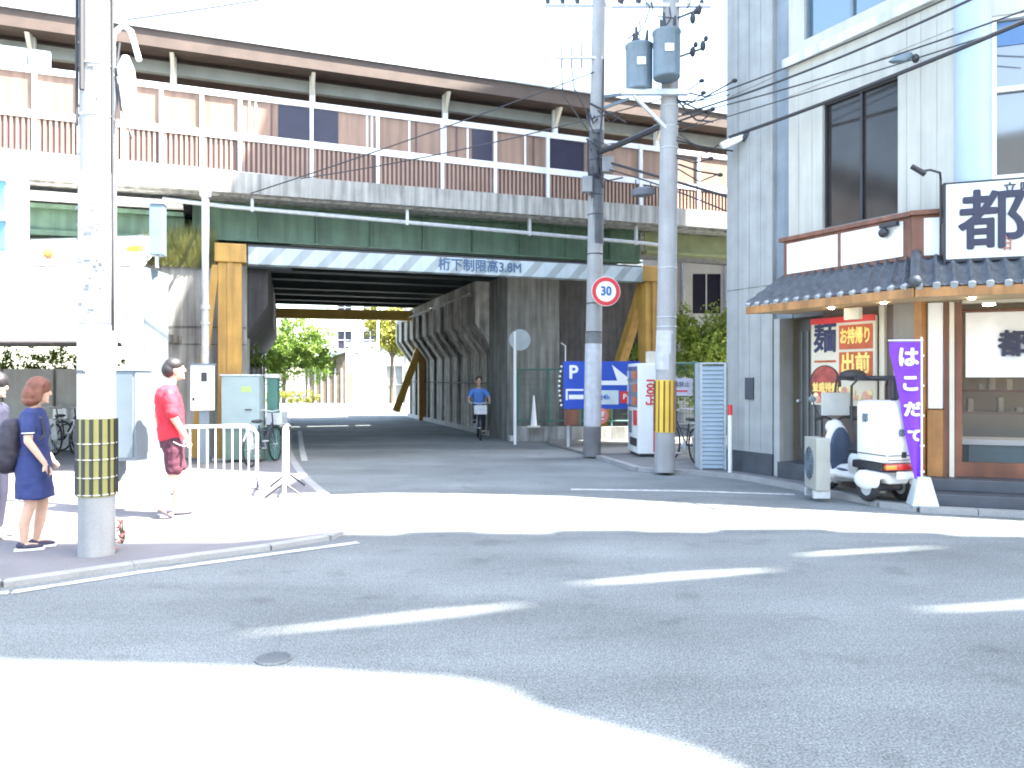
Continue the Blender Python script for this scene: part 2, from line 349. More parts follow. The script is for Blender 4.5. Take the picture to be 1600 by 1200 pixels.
# platform windscreen fence on the deck edge
TL = .016
fz = lambda s, z: z-TL*s
fn = thing('platform_fence', (*B0, 0), RB, 'tall brown panelled platform screen with silver posts along the bridge deck', 'fence')
P = [-11.5,-10.8,-10.1,-9.4,-8.7,-7.95,-7.25,-6.55,-5.85,-5.15,-4.5,-3.77,-3.03,-2.29,-1.62,-.89,-.18,1.21,2.57,3.97,5.18,6.44,7.56,8.82,10.4,11.7,13.0,14.3,15.6,16.9]
for s in P: MB().box(s-.035, s+.035, .33, .41, fz(s,5.66), fz(s,7.30)).build('post', M_rail, fn)
for z, h in ((5.70,.05),(6.45,.07),(7.27,.06)):
    MB().add([(P[0],.355,fz(P[0],z-h)),(P[-1],.355,fz(P[-1],z-h)),(P[-1],.395,fz(P[-1],z-h)),(P[0],.395,fz(P[0],z-h)),(P[0],.355,fz(P[0],z+h)),(P[-1],.355,fz(P[-1],z+h)),(P[-1],.395,fz(P[-1],z+h)),(P[0],.395,fz(P[0],z+h))],
             [(0,3,2,1),(4,5,6,7),(0,1,5,4),(1,2,6,5),(2,3,7,6),(3,0,4,7)]).build('rail', M_rail, fn)
def slantbox(b, x0, x1, y0, y1, z0, z1):
    b.add([(x0,y0,fz(x0,z0)),(x1,y0,fz(x1,z0)),(x1,y1,fz(x1,z0)),(x0,y1,fz(x0,z0)),(x0,y0,fz(x0,z1)),(x1,y0,fz(x1,z1)),(x1,y1,fz(x1,z1)),(x0,y1,fz(x0,z1))],
          [(0,3,2,1),(4,5,6,7),(0,1,5,4),(1,2,6,5),(2,3,7,6),(3,0,4,7)]); return b
darkspan = [(.55,1.17),(1.25,1.75),(4.65,5.12),(6.5,7.35)]
for i, (a, b_) in enumerate(zip(P[:-1], P[1:])):
    lo = MB(); slantbox(lo, a+.04, b_-.04, .40, .415, 5.75, 6.38)
    x = a+.10
    while x < b_-.08: x += .105
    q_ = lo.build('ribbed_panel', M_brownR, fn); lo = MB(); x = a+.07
    while x < b_-.08: slantbox(lo, x-.022, x+.022, .372, .398, 5.75, 6.38); x += .095
    lo.build('rib', M_rib, q_)
    slantbox(MB(), a+.04, b_-.04, .40, .415, 6.52, 7.21).build('panel', M_brown, fn)
for a, b_ in darkspan: slantbox(MB(), a, b_, .385, .398, 6.53, 7.20).build('window', M_win, fn)
for x in (.0,.12,.42,2.35,2.45,3.25,3.4,4.05,4.3,4.55,5.9,6.1): slantbox(MB(), x-.02, x+.02, .38, .397, 6.53, 7.20).build('mullion', M_brownR if x in (.42,3.4,4.3,6.1) else M_rail, fn)

# station behind the screen
st = thing('station_canopy', (*B0, 0), RB, 'long railway platform canopy with dark soffit on white columns above the brown screen', 'station')
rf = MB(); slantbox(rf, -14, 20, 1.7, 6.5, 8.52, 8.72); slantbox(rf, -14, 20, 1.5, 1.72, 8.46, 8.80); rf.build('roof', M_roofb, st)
rs = MB(); slantbox(rs, -14, 20, 1.45, 6.6, 8.81, 8.85); rs.build('roof_sheet', M_steel, st)
gu = MB(); slantbox(gu, -14, 20, 2.15, 2.3, 8.17, 8.42); gu.build('gutter_beam', mat('gutter_grey', (.26,.27,.25), .7), st)
for s in (-9.6,-6.9,-4.2,-1.55,1.35,4.45,7.3,10.2,13.0):
    slantbox(MB(), s-.06, s+.06, 2.0, 2.12, 5.5, 8.5).build('column', M_white, st)
    MB().add([(s-.04,1.62,8.44-TL*s),(s+.04,1.62,8.44-TL*s),(s+.04,2.0,8.05-TL*s),(s-.04,2.0,8.05-TL*s),(s-.04,1.9,8.5-TL*s),(s+.04,1.9,8.5-TL*s)],[(0,1,2,3),(0,3,4),(1,5,2),(3,2,5,4),(0,4,5,1)]).build('bracket', M_cream, st)
bw = MB(); slantbox(bw, -14, 20, 5.2, 5.35, 5.5, 8.55); bw.build('back_wall', mat('reddish_wall', (.15,.10,.095), .7, var=.2, streak=.2), st)
for a, b_ in ((-5.2,-4.75),(-4.7,-4.1),(-4.05,-3.7)): slantbox(MB(), a, b_, 1.2, 1.3, 7.35, 7.95).build('blue_screen', mat('pale_blue_board', (.36,.46,.52), .5), st)
for a, b_ in ((-1.4,-.4),(3.1,3.9),(5.0,6.4),(8,9)): slantbox(MB(), a, b_, 5.1, 5.19, 6.9, 8.3).build('window', M_win, st)
for a, b_, m in ((.35,.75,M_wht2),(1.9,2.85,M_wht2),(3.2,3.35,M_wht2),(3.5,4.3,M_wht2),(4.45,4.95,M_wht2),(5.7,6.3,M_cream),(6.5,7.0,M_wht2)):
    slantbox(MB(), a, b_, .9, 1.0, 7.28, 7.44).build('name_board', m, st)

# ---------------------------------------------------------------- height gauge gantries
def gantry(name, loc, rz, wd, label, near):
    t = thing(name, loc, rz, label, 'height gauge', 'yellow height gauge frames')
    for x, sgn in ((-.36, -1), (wd+.28, 1)):
        b = MB(); b.bbox(x-.22, x+.22, -.1, .28, 0, 3.86, .015); b.box(x-.05, x+.05, -.13, -.1, 0, 3.86)
        b.build('post', M_yel, t)
        MB().bbox(x-.28, x+.30, -.16, .34, 3.86, 4.22, .02).build('post_cap', M_yel, t)
        MB().bar((x-.12, .2, 3.75), (x-.12, 2.7, .1), .22, .26).build('brace', M_yel, t)
        for z in (0,): MB().box(x-.32, x+.32, -.22, .40, 0, .06).build('base_plate', M_steel, t)
    return t
ga = gantry('height_gauge', (*B0, 0), RB, 8.64, 'near yellow steel frame with a pale hazard striped beam over the underpass entrance', True)
MB().bar((-.62,.0,3.8), (-1.02,-.05,.1), .14, .16).build('side_brace', M_yel, ga)
MB().bbox(-.03, 8.66, -.06, .20, 3.85, 4.19, .012).build('beam', M_beam, ga)
MB().box(-.03, 8.66, .02, .12, 4.19, 4.24).build('beam_flange', M_dark, ga)
text('桁下制限高3.8M', .285, T(4.72, -.066, 4.02), bold=.006, th=.004, stretch=.94).build('lettering', mat('navy_letters', (.05,.10,.18), .6, var=.1), ga)
fw = (-9.25, 28.3)
gb = thing('height_gauge', (fw[0], fw[1], 0), RB-.08, 'far plain yellow steel frame at the other end of the underpass', 'height gauge', 'yellow height gauge frames')
MB().bbox(0, 6.0, -.1, .15, 3.85, 4.22, .012).build('beam', mat('lit_gantry_yellow', (.60,.36,.05), .5, var=.12), gb)  # gantry yellow lightened, so brightness missing under the bridge sits in the colour
for x in (.02, 5.95):
    MB().bbox(x-.13, x+.13, -.1, .15, 0, 3.86, .012).build('post', M_white if x < 1 else M_yel, gb)
MB().bar((5.9,.1,2.9),(4.95,.1,.35),.18,.28).build('brace', MATS['lit_gantry_yellow'], gb)

# ---------------------------------------------------------------- abutments and tunnel walls
ab = thing('bridge_abutment', BW(-1.35,.55), RB, 'stained concrete abutment left of the yellow gantry with weeds on top', 'retaining wall')
MB().box(-.55, 1.30, 0, 1.2, 0, 4.12).build('wall', M_conc, ab)
MB().box(-.57, 1.32, -.012, -.002, 2.62, 2.65).box(-.57,1.32,-.012,-.002,2.28,2.30).build('joint', M_concD, ab)
wd_ = MB()
for _ in range(2600):
    x = random.uniform(-.5, .62); y = random.uniform(-.05,.7); h = random.uniform(.15,.72); z0 = 4.1-random.random()*.30*(y<.25); y = y if z0 > 4.0 else -.06
    dx = random.uniform(-.2,.2); dy = random.uniform(-.2,.1); wd_.add([(x,y,z0),(x+.025,y,z0),(x+dx+.01,y+dy,z0+h)], [(0,1,2)])
tag(wd_.build('weeds', leafmat('weed_leaf', (.08,.10,.025), (.20,.20,.06)), None, loc=BW(-1.35,.55), rz=RB, fix=False), 'tuft of dry green weeds growing on top of the left abutment', 'weeds')
dl = math.atan2(.28, .96)
lw = thing('tunnel_wall', (-5.55,16.05,0), dl, 'dark left concrete wall inside the underpass with a projecting upper haunch', 'retaining wall')
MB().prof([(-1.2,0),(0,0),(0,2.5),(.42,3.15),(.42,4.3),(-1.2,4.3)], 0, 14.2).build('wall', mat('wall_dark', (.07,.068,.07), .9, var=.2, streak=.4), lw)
for i in range(5): MB().box(.001,.05,i*2.9+.1,i*2.9+.35,0,2.45).build('pilaster', M_conc, lw)
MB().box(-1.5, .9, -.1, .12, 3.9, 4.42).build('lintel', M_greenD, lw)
rw = thing('tunnel_wall', (0.02,19.9,0), RB, 'pale stained right wall of the underpass with haunched ribs beside the cyclist', 'retaining wall')
b = MB(); b.prof([(0,0),(1.3,0),(1.3,4.3),(-.55,4.3),(-.55,3.15),(0,2.35)], 1.6, 13.6)
b.build('wall', mat('wall_stained', (.50,.475,.42), .9, var=.25, streak=.5, fine=.08), rw)
for i in range(11):
    y = 1.9+i*1.12; MB().prof([(-.07,0),(.0,0),(.0,2.33),(-.55,3.13),(-.55,3.9),(-.64,3.9),(-.64,3.08),(-.07,2.28)], y, y+.16).build('rib', mat('rib_stained', (.50,.48,.43), .9, var=.2, streak=.5) if i % 3 else M_concD, rw)
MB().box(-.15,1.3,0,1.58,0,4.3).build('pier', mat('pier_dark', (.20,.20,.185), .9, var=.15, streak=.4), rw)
MB().box(-.13,.0,-.2,13.4,0,.14).build('kerb', M_concL, rw)
MB().tube([(-.7,1.7,3.95),(-.7,13,3.95)],.03,6).build('conduit', M_concL, rw, True)
MB().tube([(-.09,1.7,1.48),(-.09,13,1.48)],.02,6).build('cable', M_cable, rw, True)
bk = thing('bridge_abutment', (1.6,21.4,0), RB, 'dark concrete abutment standing behind the green fence and parking board', 'retaining wall')
MB().box(-1.2,3.0,0,1,0,4.4).build('wall', mat('dark_concrete', (.10,.095,.10), .9, var=.2, streak=.3), bk)  # one dark concrete tone over the whole wall
MB().box(-.9,-.55,-.14,-.002,0,4.2).build('buttress', M_concD, bk)
cl = thing('wall_lamp', (.85,21.0,3.35), RB, 'small pale strip lamp on the dark abutment above the green fence', 'lamp')
MB().bbox(0,.45,0,.08,0,.05,.01).build('casing', M_white, cl); MB().box(.2,.24,.08,.42,0,.04).build('arm', M_steel, cl)

# green fence and its base
gf = thing('green_fence', (.15,19.7,0), R(-2), 'low green mesh fence on a concrete kerb right of the underpass mouth', 'fence')
MB().box(-.1,3.3,.0,.22,.0,.38).build('base_wall', M_conc, gf)
for i in range(5): MB().cyl((i*.8,.1,.38),(i*.8,.1,1.86),.028,n=8).build('post', M_fenG, gf)
MB().tube([(-.05,.1,1.84),(3.25,.1,1.84)],.022,6).tube([(-.05,.1,.52),(3.25,.1,.52)],.02,6).build('rail', M_fenG, gf)
ms = MB()
for i in range(46): ms.cyl((.07*i,.1,.52),(.07*i,.1,1.84),.004,n=4,cap=False)
for i in range(9): ms.cyl((0,.1,.55+.15*i),(3.2,.1,.55+.15*i),.004,n=4,cap=False)
ms.build('mesh_panel', M_fenG, gf)
tl = thing('white_post', (.07,18.7,0), 0, 'slim white post with a round grey mirror at the end of the right tunnel wall', 'post')
MB().cyl((0,0,0),(0,0,2.75),.035,n=10).build('pole', M_white, tl, True)
mm = MB(); mm.cyl((.12,-.02,2.55),(.12,.04,2.55),.26,n=28); mm.build('mirror', mat('mirror_back', (.30,.34,.36), .35, .3), tl, True)
cn = thing('traffic_cone', (.55,19.4,0.38), 0, 'thin white cone standing on the kerb in front of the green fence', 'cone')
MB().cyl((0,0,.03),(0,0,.8),.085,.018,n=16).build('cone', M_white, cn, True); MB().bbox(-.16,.16,-.16,.16,0,.035,.01).build('base', M_cream, cn)

# ---------------------------------------------------------------- left canopy building and things near it
cb = thing('shelter', (-6.04,12.6,0), 0, 'white rendered shelter with a lean-to roof at the left, open underneath', 'shelter')
MB().box(-9,0,0,.87,2.24,3.44).build('fascia', M_whitec, cb)
MB().add([(-9,-.05,3.445),(.03,-.05,3.445),(-.98,3.0,4.46),(-9,3.0,4.46),(-9,-.05,3.56),(.03,-.05,3.56),(-.98,3.0,4.58),(-9,3.0,4.58)],[(0,3,2,1),(4,5,6,7),(0,1,5,4),(1,2,6,5),(2,3,7,6),(3,0,4,7)]).build('roof', M_whitec, cb)
MB().box(-.004,.012,.0,.868,.036,3.44).build('end_shade_panel', mat('end_panel_shade', (.13,.16,.18), .6, streak=.1), cb)  # blue-grey tone stands in for shade on the shelter's end face
MB().box(-.30,-.005,.01,.86,0.035,2.238).build('column', M_whiteW, cb)
MB().box(-9,-.5,.875,4.2,2.30,2.45).build('ceiling', M_concD, cb)
MB().box(-9,-.2,4.3,4.5,0.035,1.82).build('back_wall', M_concB, cb)
for i in range(6): MB().box(-.6-i*1.15,-.56-i*1.15,4.27,4.298,0.035,1.82).build('joint', M_concD, cb)
MB().box(-9,-1.0,3.0,3.08,2.47,4.4).build('rear_fascia', M_whiteW, cb)
hd = leaves([((-7.6+.55*i,17.55,2.0+random.uniform(-.1,.15)), .34) for i in range(7)]+[((-11.6+.6*i,17.55,2.0), .35) for i in range(7)], 6000, .045)
tag(hd.build('hedge', M_leaf, fix=False), 'bright green hedge growing above the grey wall under the shelter', 'hedge')
al = thing('amber_lamp', (-7.58,12.585,3.65), 0, 'small round amber lamp mounted on the white shelter front', 'lamp')
MB().cyl((0,-.05,0),(0,.02,0),.085,n=20).build('housing', mat('amber_rim', (.30,.13,.05), .5), al, True); MB().sph((0,-.05,0),(.055,.03,.055)).build('lens', mat('amber_lens', (.75,.28,.05), .3), al, True)
sb = thing('loudspeaker_box', (-5.92,12.75,3.56), .2, 'pale blue upright box fixed at the right end of the shelter roof', 'control box')
MB().bbox(-.10,.12,0,.25,0.1,.95,.02).build('box', mat('pale_blue_metal', (.12,.18,.23), .45), sb); MB().bbox(-.12,.14,-.02,.27,.95,1.0,.01).build('lid', M_steel, sb); MB().cyl((0,.1,-.1),(0,.1,.1),.03).build('stand', M_steel, sb)
yl = thing('security_camera', (-6.12,12.5,3.62), -.4, 'small yellow and black camera on the shelter edge beside the blue box', 'camera')
MB().bbox(-.15,.12,-.05,.05,.05,.15,.015).build('body', M_yelB, yl); MB().cyl((-.15,0,.1),(-.19,0,.1),.04).build('lens', M_dark, yl, True); MB().cyl((0,0,-.18),(0,0,.06),.02).cyl((-.1,0,-.18),(.1,0,-.18),.03).build('bracket', M_steel, yl)

# pedestrian signal at the left edge
ps = thing('pedestrian_signal', (-4.98,7.0,0), 0, 'white pedestrian signal with two blue lenses cut by the left edge of the photo', 'traffic signal')
MB().cyl((-.25,.1,0),(-.25,.1,4.4),.06,n=12).build('pole', M_steel, ps, True)
MB().bbox(-.02,.52,-.12,.12,2.66,3.44,.03).build('housing', M_wht2, ps)
for z, nm in ((3.24,'lens'),(2.88,'lens')):
    MB().bbox(.06,.45,-.135,-.118,z-.13,z+.13,.01).build(nm, mat('lens_blue', (.12,.30,.45), .25, var=.1), ps)
    MB().box(.03,.48,-.26,-.12,z+.145,z+.155).build('hood', M_wht2, ps)
    MB().sph((.26,-.14,z+.07),(.03,.008,.03)).bar((.26,-.14,z+.04),(.26,-.14,z-.03),.06,.012).bar((.26,-.14,z-.02),(.33,-.14,z-.10),.02,.012).bar((.26,-.14,z-.02),(.20,-.14,z-.10),.02,.012).build('figure', mat('pale_figure', (.6,.78,.8), .5), ps, True)
MB().bar((-.25,.1,3.3),(0,.05,3.3),.05,.05).bar((-.25,.1,2.8),(0,.05,2.8),.05,.05).build('arm', M_steel, ps)

# steel signal pole with controller cabinet
sp = thing('signal_pole', (-4.85,9.3,0.035), 0, 'slim white steel pole rising behind the left concrete utility pole', 'pole')
MB().cyl((0,0,0),(0,0,5.6),.065,.05,n=12).build('pole', M_white, sp, True)
MB().tube([(0,0,5.5),(.03,0,5.75),(.14,0,5.85),(.26,-.05,5.75),(.36,-.05,5.4)],.035,8).build('arm', M_white, sp, True)
MB().loft([(.26,-.05,4.75,.03,.03),(.24,-.05,4.9,.09,.09),(.2,-.05,5.3,.10,.10),(.2,-.05,5.45,.04,.04)]).build('lamp_head', M_white, sp, True)
MB().tube([(.14,-.08,5.6),(.10,-.1,5.2),(.17,-.1,4.8),(.24,-.1,4.62),(.3,-.1,4.45)],.014).tube([(.08,-.08,5.3),(.12,-.1,4.9),(.08,-.1,4.5)],.012).build('wiring', M_cable, sp, True)
MB().torus((.10,-.06,1.95),.085,.022).build('cable_loop', M_white, sp, True)
kc = thing('control_cabinet', (-4.72,9.15,0.035), -.12, 'grey-blue steel control cabinet hung on the white pole behind the man in red', 'cabinet')
MB().bbox(.0,.45,-.30,.02,.62,1.66,.012).build('body', M_cab, kc); MB().box(.03,.42,-.316,-.301,.66,1.62).build('door', mat('cabinet_door', (.17,.21,.24), .35, .2, var=.1), kc)
MB().box(-.015,.465,-.32,.035,1.662,1.68).build('lid', M_steel, kc)
MB().tube([(.14,-.1,.64),(.14,-.1,.50),(.08,-.1,.40),(-.05,-.1,.34),(-.12,-.1,.30),(-.15,-.1,.0)],.055,10).build('conduit', mat('dark_conduit', (.10,.12,.15), .5), kc, True)

# meter box, distribution cabinets by the gantry
mb = thing('meter_box', BW(-.86,-.68), RB, 'white meter box strapped to the drain pipe left of the tunnel', 'meter box')
MB().bbox(-.16,.25,-.12,.05,1.02,1.85,.015).build('box', M_wht2, mb); MB().box(.02,.12,-.128,-.122,1.55,1.72).build('meter_window', M_dark, mb); MB().box(-.18,.27,-.14,.06,1.852,1.88).build('lid', M_cab, mb); MB().box(-.13,-.09,-.127,-.121,1.2,1.26).build('lock', M_dark, mb)
MB().bbox(-.02,.16,-.06,.05,.035,1.02,.01).build('stand', M_cab, mb)
dc = thing('distribution_cabinet', (-5.02,14.6,.035), .05, 'pale green distribution cabinet between the meter box and the tunnel mouth', 'cabinet')
MB().bbox(-.42,.28,-.25,.15,.62,1.62,.015).build('body', M_cabG, dc); MB().bbox(-.42,.28,-.22,.15,.05,.615,.01).build('plinth', mat('plinth_green', (.12,.19,.165), .6), dc)
MB().box(-.05,.13,-.256,-.251,1.32,1.42).build('sticker', mat('lime_sticker', (.35,.55,.15), .6), dc); MB().box(.02,.14,-.275,-.251,.98,1.0).build('handle', M_dark, dc)
MB().box(-.44,.30,-.27,.17,1.622,1.65).build('lid', M_steel, dc)
gp = thing('green_post', (-4.60,14.8,.035), .05, 'green square post with pale cap at the left edge of the tunnel mouth', 'post')
MB().bbox(-.10,.10,-.1,.1,0,1.58,.01).build('post', M_fenG, gp); MB().bbox(-.13,.13,-.13,.13,1.58,1.66,.01).build('cap', M_concL, gp)

# pipe barriers
def barrier(loc, rz, label):
    t = thing('pipe_barrier', loc, rz, label, 'barrier', 'white pipe barriers on the left footway')
    MB().tube([(-.55,0,.02),(-.55,0,.78),(-.50,0,.86),(-.42,0,.9),(.42,0,.9),(.50,0,.86),(.55,0,.78),(.55,0,.02)],.024,8).tube([(-.55,0,.18),(.55,0,.18)],.018,8).build('frame', M_white, t, True)
    b = MB()
    for i in range(9): b.cyl((-.44+.11*i,0,.18),(-.44+.11*i,0,.9),.010,n=6)
    b.build('bars', M_white, t)
    for x in (-.55,.55): MB().tube([(x,-.24,.015),(x,0,.20),(x,.24,.015)],.016,6).build('foot', M_dark, t, True)
    return t
barrier((-4.15,10.75,.035), R(22), 'white barred pipe barrier just right of the man in red')
barrier((-3.12,10.6,.035), R(104), 'white pipe barrier seen end-on at the kerb before the tunnel')

# ---------------------------------------------------------------- utility poles
def utility_pole(loc, top, r0, r1, h, label):
    t = thing('utility_pole', loc, 0, label, 'utility pole', 'concrete utility poles')
    MB().cyl((0,0,0),(top[0],top[1],h),r0,r1,n=28).build('shaft', M_pole, t, True); return t
p1 = utility_pole((-3.71,6.86,.03),(.0,0),.152,.115,10.5,'big concrete utility pole with yellow and black guard at the left footway edge')
MB().cyl((0,0,1.22),(0,0,2.05),.156,.154,n=28).build('white_sleeve', M_whitec, p1, True)
MB().cyl((0,0,2.06),(0,0,3.4),.150,.145,n=28).build('sleeve', MATS['pole_sleeve'], p1, True)
gd = MB(); 
for i in range(14):
    a = 2*math.pi*i/14; gd.bar((.158*math.cos(a),.158*math.sin(a),.54),(.157*math.cos(a),.157*math.sin(a),1.215),.030,.012)
MB().cyl((0,0,.53),(0,0,1.22),.156,n=28).build('guard', M_guard, p1, True)
gd.build('guard_stripes', M_dark, p1)
bd = MB()
for z in (.70,.86,1.0,.55): bd.torus((0,0,z),.161,.005,'z')
bd.build('guard_bands', M_cream, p1, True)
bd = MB()
for z in (2.42,2.62,3.22,3.9,4.35,4.95,5.45): bd.torus((0,0,z),.149-.003*z,.009,'z')
bd.build('straps', M_steel, p1, True)
MB().tube([(.155,-.02,2.0),(.150,-.02,5.2),(.15,-.02,9)],.012).tube([(-.05,-.15,4.1),(-.06,-.14,7),(-.05,-.13,9)],.022).tube([(-.12,-.1,3.8),(-.12,-.1,9)],.014).build('cables', M_cable, p1, True)
mk = MB()
for i in range(60):
    z = random.choice([random.uniform(2.0,5.6), random.uniform(2.5,3.1)]); a = random.uniform(-2.6,-.6); r = .1525-.0033*z+.002; w_ = random.uniform(.008,.03)
    mk.box(r*math.cos(a)-w_, r*math.cos(a)+w_, r*math.sin(a)-.004, r*math.sin(a)+.004, z, z+random.uniform(.006,.03))
mk.build('glue_marks', mat('glue_mark', (.22,.23,.24), .8), p1)
text('80u', .05, T(-.05,-.159,1.63), bold=.001, th=.001).build('number_plate', M_ink, p1)
fl = MB()
for i in range(7):
    a = i*.9; fl.sph((.20+.03*math.cos(a),.0+.03*math.sin(a),.24+.03*i), (.035,.03,.03), 8)
fo = thing('flowering_weed', (-3.575,6.93,.035), 0, 'small pink flowers standing behind the foot of the left utility pole', 'flowers')
fb = MB()
for i in range(26):
    q = Vector((random.gauss(.045,.018),random.gauss(0,.02),random.uniform(.02,.30))); fb.sph(q, (.014,.012,.011), 6)
fb.build('petals', mat('pink_petal', (.60,.22,.20), .7), fo, True)
fb = MB()
for i in range(22): x = random.gauss(.06,.02); fb.cyl((.06,0,.08),(x,random.gauss(0,.02),random.uniform(.08,.32)),.003,n=4)
fb.build('stems', M_leafD, fo)

p2 = utility_pole((1.625,15.6,.03),(.18,0),.175,.12,12,'far concrete utility pole carrying the round red speed sign')
MB().cyl((.006,0,.62),(.03,0,2.28),.176,.170,n=28).build('sleeve', M_poleL, p2, True)
MB().cyl((0,0,0),(.006,0,.60),.180,.179,n=28).build('foot', M_poleD, p2, True)
MB().cyl((.032,0,2.29),(.036,0,2.5),.172,.170,n=28).build('dark_band', M_poleD, p2, True)
bd = MB()
for z in (2.52,3.1,4.1,4.9,5.3,5.7,6.0): bd.torus((.015*z,0,z),.178-.0045*z,.010,'z')
bd.build('straps', M_dark, p2, True)
MB().cyl((.075,0,4.3),(.095,0,6.6),.158,.150,n=20).build('cable_wrap', mat('wrap_dark', (.09,.095,.105), .7, var=.3), p2, True)
MB().bar((-.95,0,9.18),(.30,0,9.18),.07,.08).bar((-.6,0,9.18),(.13,0,8.7),.04,.04).build('crossarm', M_steel, p2)
MB().cyl((-.9,0,9.18),(-.9,0,9.4),.05).cyl((-.6,0,9.18),(-.6,0,9.4),.05).cyl((-.3,0,9.18),(-.3,0,9.4),.05).build('insulators', M_dark, p2)
MB().bar((-.75,-.1,8.05),(.20,-.1,8.05),.05,.05).build('crossarm', M_steel, p2)
b = MB()
for x in (-.62,-.42,-.22): b.cyl((x,-.1,7.85),(x,-.1,8.42),.022,.012,n=8)
b.build('arresters', mat('arrester', (.22,.16,.17), .5), p2, True)
MB().bar((.0,-.05,7.25),(.75,-.05,7.35),.05,.06).bar((.1,-.05,7.0),(.75,-.05,7.25),.07,.05).build('bracket', M_trans, p2)
MB().tube([(-.62,-.1,7.9),(-.60,-.1,7.3),(-.3,-.05,6.9),(.0,0,6.5),(.05,-.15,5.6)],.013).tube([(-.42,-.1,7.9),(-.38,-.1,7.45),(-.1,-.05,6.95),(.0,0,6.6)],.013).tube([(.22,-.16,8),(.2,-.17,7),(.12,-.2,6.2),(.2,-.2,5.4)],.02).tube([(-.10,-.16,6.4),(-.1,-.2,5.8),(-.02,-.2,5.2)],.02).build('drop_cables', M_cable, p2, True)
MB().bbox(.18,.42,-.25,-.05,5.72,6.02,.02).build('junction_box', mat('junction_grey', (.22,.23,.24), .5), p2); MB().bbox(-.22,-.02,-.3,-.15,5.3,5.62,.02).build('junction_box', MATS['junction_grey'], p2)

p3 = utility_pole((2.55,12.85,.05),(.17,0),.170,.125,12,'near right concrete utility pole carrying two transformers')
MB().cyl((.01,0,1.70),(.03,0,2.35),.166,.163,n=28).build('sleeve', M_poleL, p3, True)
MB().cyl((.005,0,.66),(.012,0,1.53),.173,.171,n=28).build('guard', M_yelB, p3, True)
gd = MB()
for i in range(12):
    a = 2*math.pi*(i+.5)/12; gd.bar((.175*math.cos(a)+.005,.175*math.sin(a),.67),(.173*math.cos(a)+.012,.173*math.sin(a),1.52),.028,.012)
gd.build('guard_stripes', M_woodD, p3)
bd = MB()
for z in (2.42,2.58,3.4,5.4,5.75,6.1): bd.torus((.014*z,0,z),.172-.0038*z,.008,'z')
bd.build('straps', M_steel, p3, True)
for x, y, zo in ((-.44,-.10,-.02),(-.04,-.38,.08)):
    b = MB(); b.loft([(x,y,6.34+zo,.20,.20),(x,y,6.36+zo,.22,.22),(x,y,7.04+zo,.22,.22),(x,y,7.06+zo,.235,.235),(x,y,7.10+zo,.235,.235),(x,y,7.13+zo,.15,.15)],28)
    for i in range(16):
        a = 2*math.pi*i/16; b.box(x+.215*math.cos(a)-.006,x+.215*math.cos(a)+.006,y+.215*math.sin(a)-.006,y+.22*math.sin(a)+.006,6.45+zo,7.0+zo)
    tr = b.build('transformer', M_trans, p3, True)
    for a in (0,2.1,4.2): MB().cyl((x+.12*math.cos(a),y+.12*math.sin(a),7.15+zo),(x+.14*math.cos(a),y+.14*math.sin(a),7.36+zo),.035,.02,n=8).build('bushing', M_dark, tr, True)
    MB().bbox(x-.07,x+.07,y-.240,y-.222,6.7+zo,6.82+zo,.004).build('number_plate', M_wht2, tr)
MB().bar((-.75,-.2,6.27),(.35,-.2,6.27),.09,.09).bar((-.55,-.2,6.22),(.02,-.1,5.7),.05,.05).build('platform_arm', M_steel, p3)
MB().bar((-.6,-.1,8.3),(.9,-.1,8.3),.07,.07).bar((-.9,-.1,7.75),(.75,-.1,7.75),.06,.06).build('crossarm', M_steel, p3)
b = MB()
for x, z in ((-.75,7.75),(-.45,7.75),(.45,7.45),(.55,7.6),(.45,6.9),(.62,7.0),(-.5,8.3),(.6,8.3)):
    b.sph((x,-.1,z+.08),(.05,.05,.09),8); b.sph((x+.05,-.1,z+.2),(.04,.04,.05),8)
b.bar((.1,-.1,7.5),(.6,-.1,7.7),.03,.03); b.bar((.1,-.1,6.85),(.65,-.1,7.05),.03,.03)
b.build('insulators', M_dark, p3, True)
b = MB()
for i in range(12):
    x0, z0 = random.uniform(-.7,.3), random.uniform(7.2,8.2); x1, z1 = x0+random.uniform(-.35,.35), z0-random.uniform(.1,.6)
    b.tube([(x0,-.12,z0),((x0+x1)/2+.08,-.2,(z0+z1)/2),(x1,-.12,z1)],.012,5)
b.build('jumper_wires', M_cable, p3, True)

b = MB()
for i in range(16):
    x0, z0 = random.uniform(.1,.3), random.uniform(5.0,6.4); x1 = random.uniform(.6,1.15); z1 = z0+random.uniform(-.35,.25)
    b.tube([(x0,-.1,z0),((x0+x1)/2,-.15,(z0+z1)/2-random.uniform(.02,.22)),(x1,-.1,z1)],random.choice((.008,.012,.016)),5)
    if i % 3 == 0: b.sph((x1,-.1,z1),(.05,.04,.035),8)
b.build('service_wires', M_cable, p3, True)
b = MB()
for i in range(12):
    x0, z0 = random.uniform(-.15,.1), random.uniform(5.4,7.3); x1 = x0+random.uniform(-.1,.75); z1 = z0+random.uniform(-.5,.2)
    b.tube([(x0,-.17,z0),((x0+x1)/2,-.22,(z0+z1)/2-random.uniform(.0,.25)),(x1,-.17,z1)],random.choice((.010,.016,.022)),5)
b.build('service_wires', M_cable, p2, True)

# speed sign on the far pole
ss = thing('speed_sign', (1.88,15.36,3.35), .12, 'round white sign with red ring and blue number 30 on the far utility pole', 'road sign')
MB().cyl((0,0,0),(0,.012,0),.295,n=40).build('disc', M_wht2, ss, True)

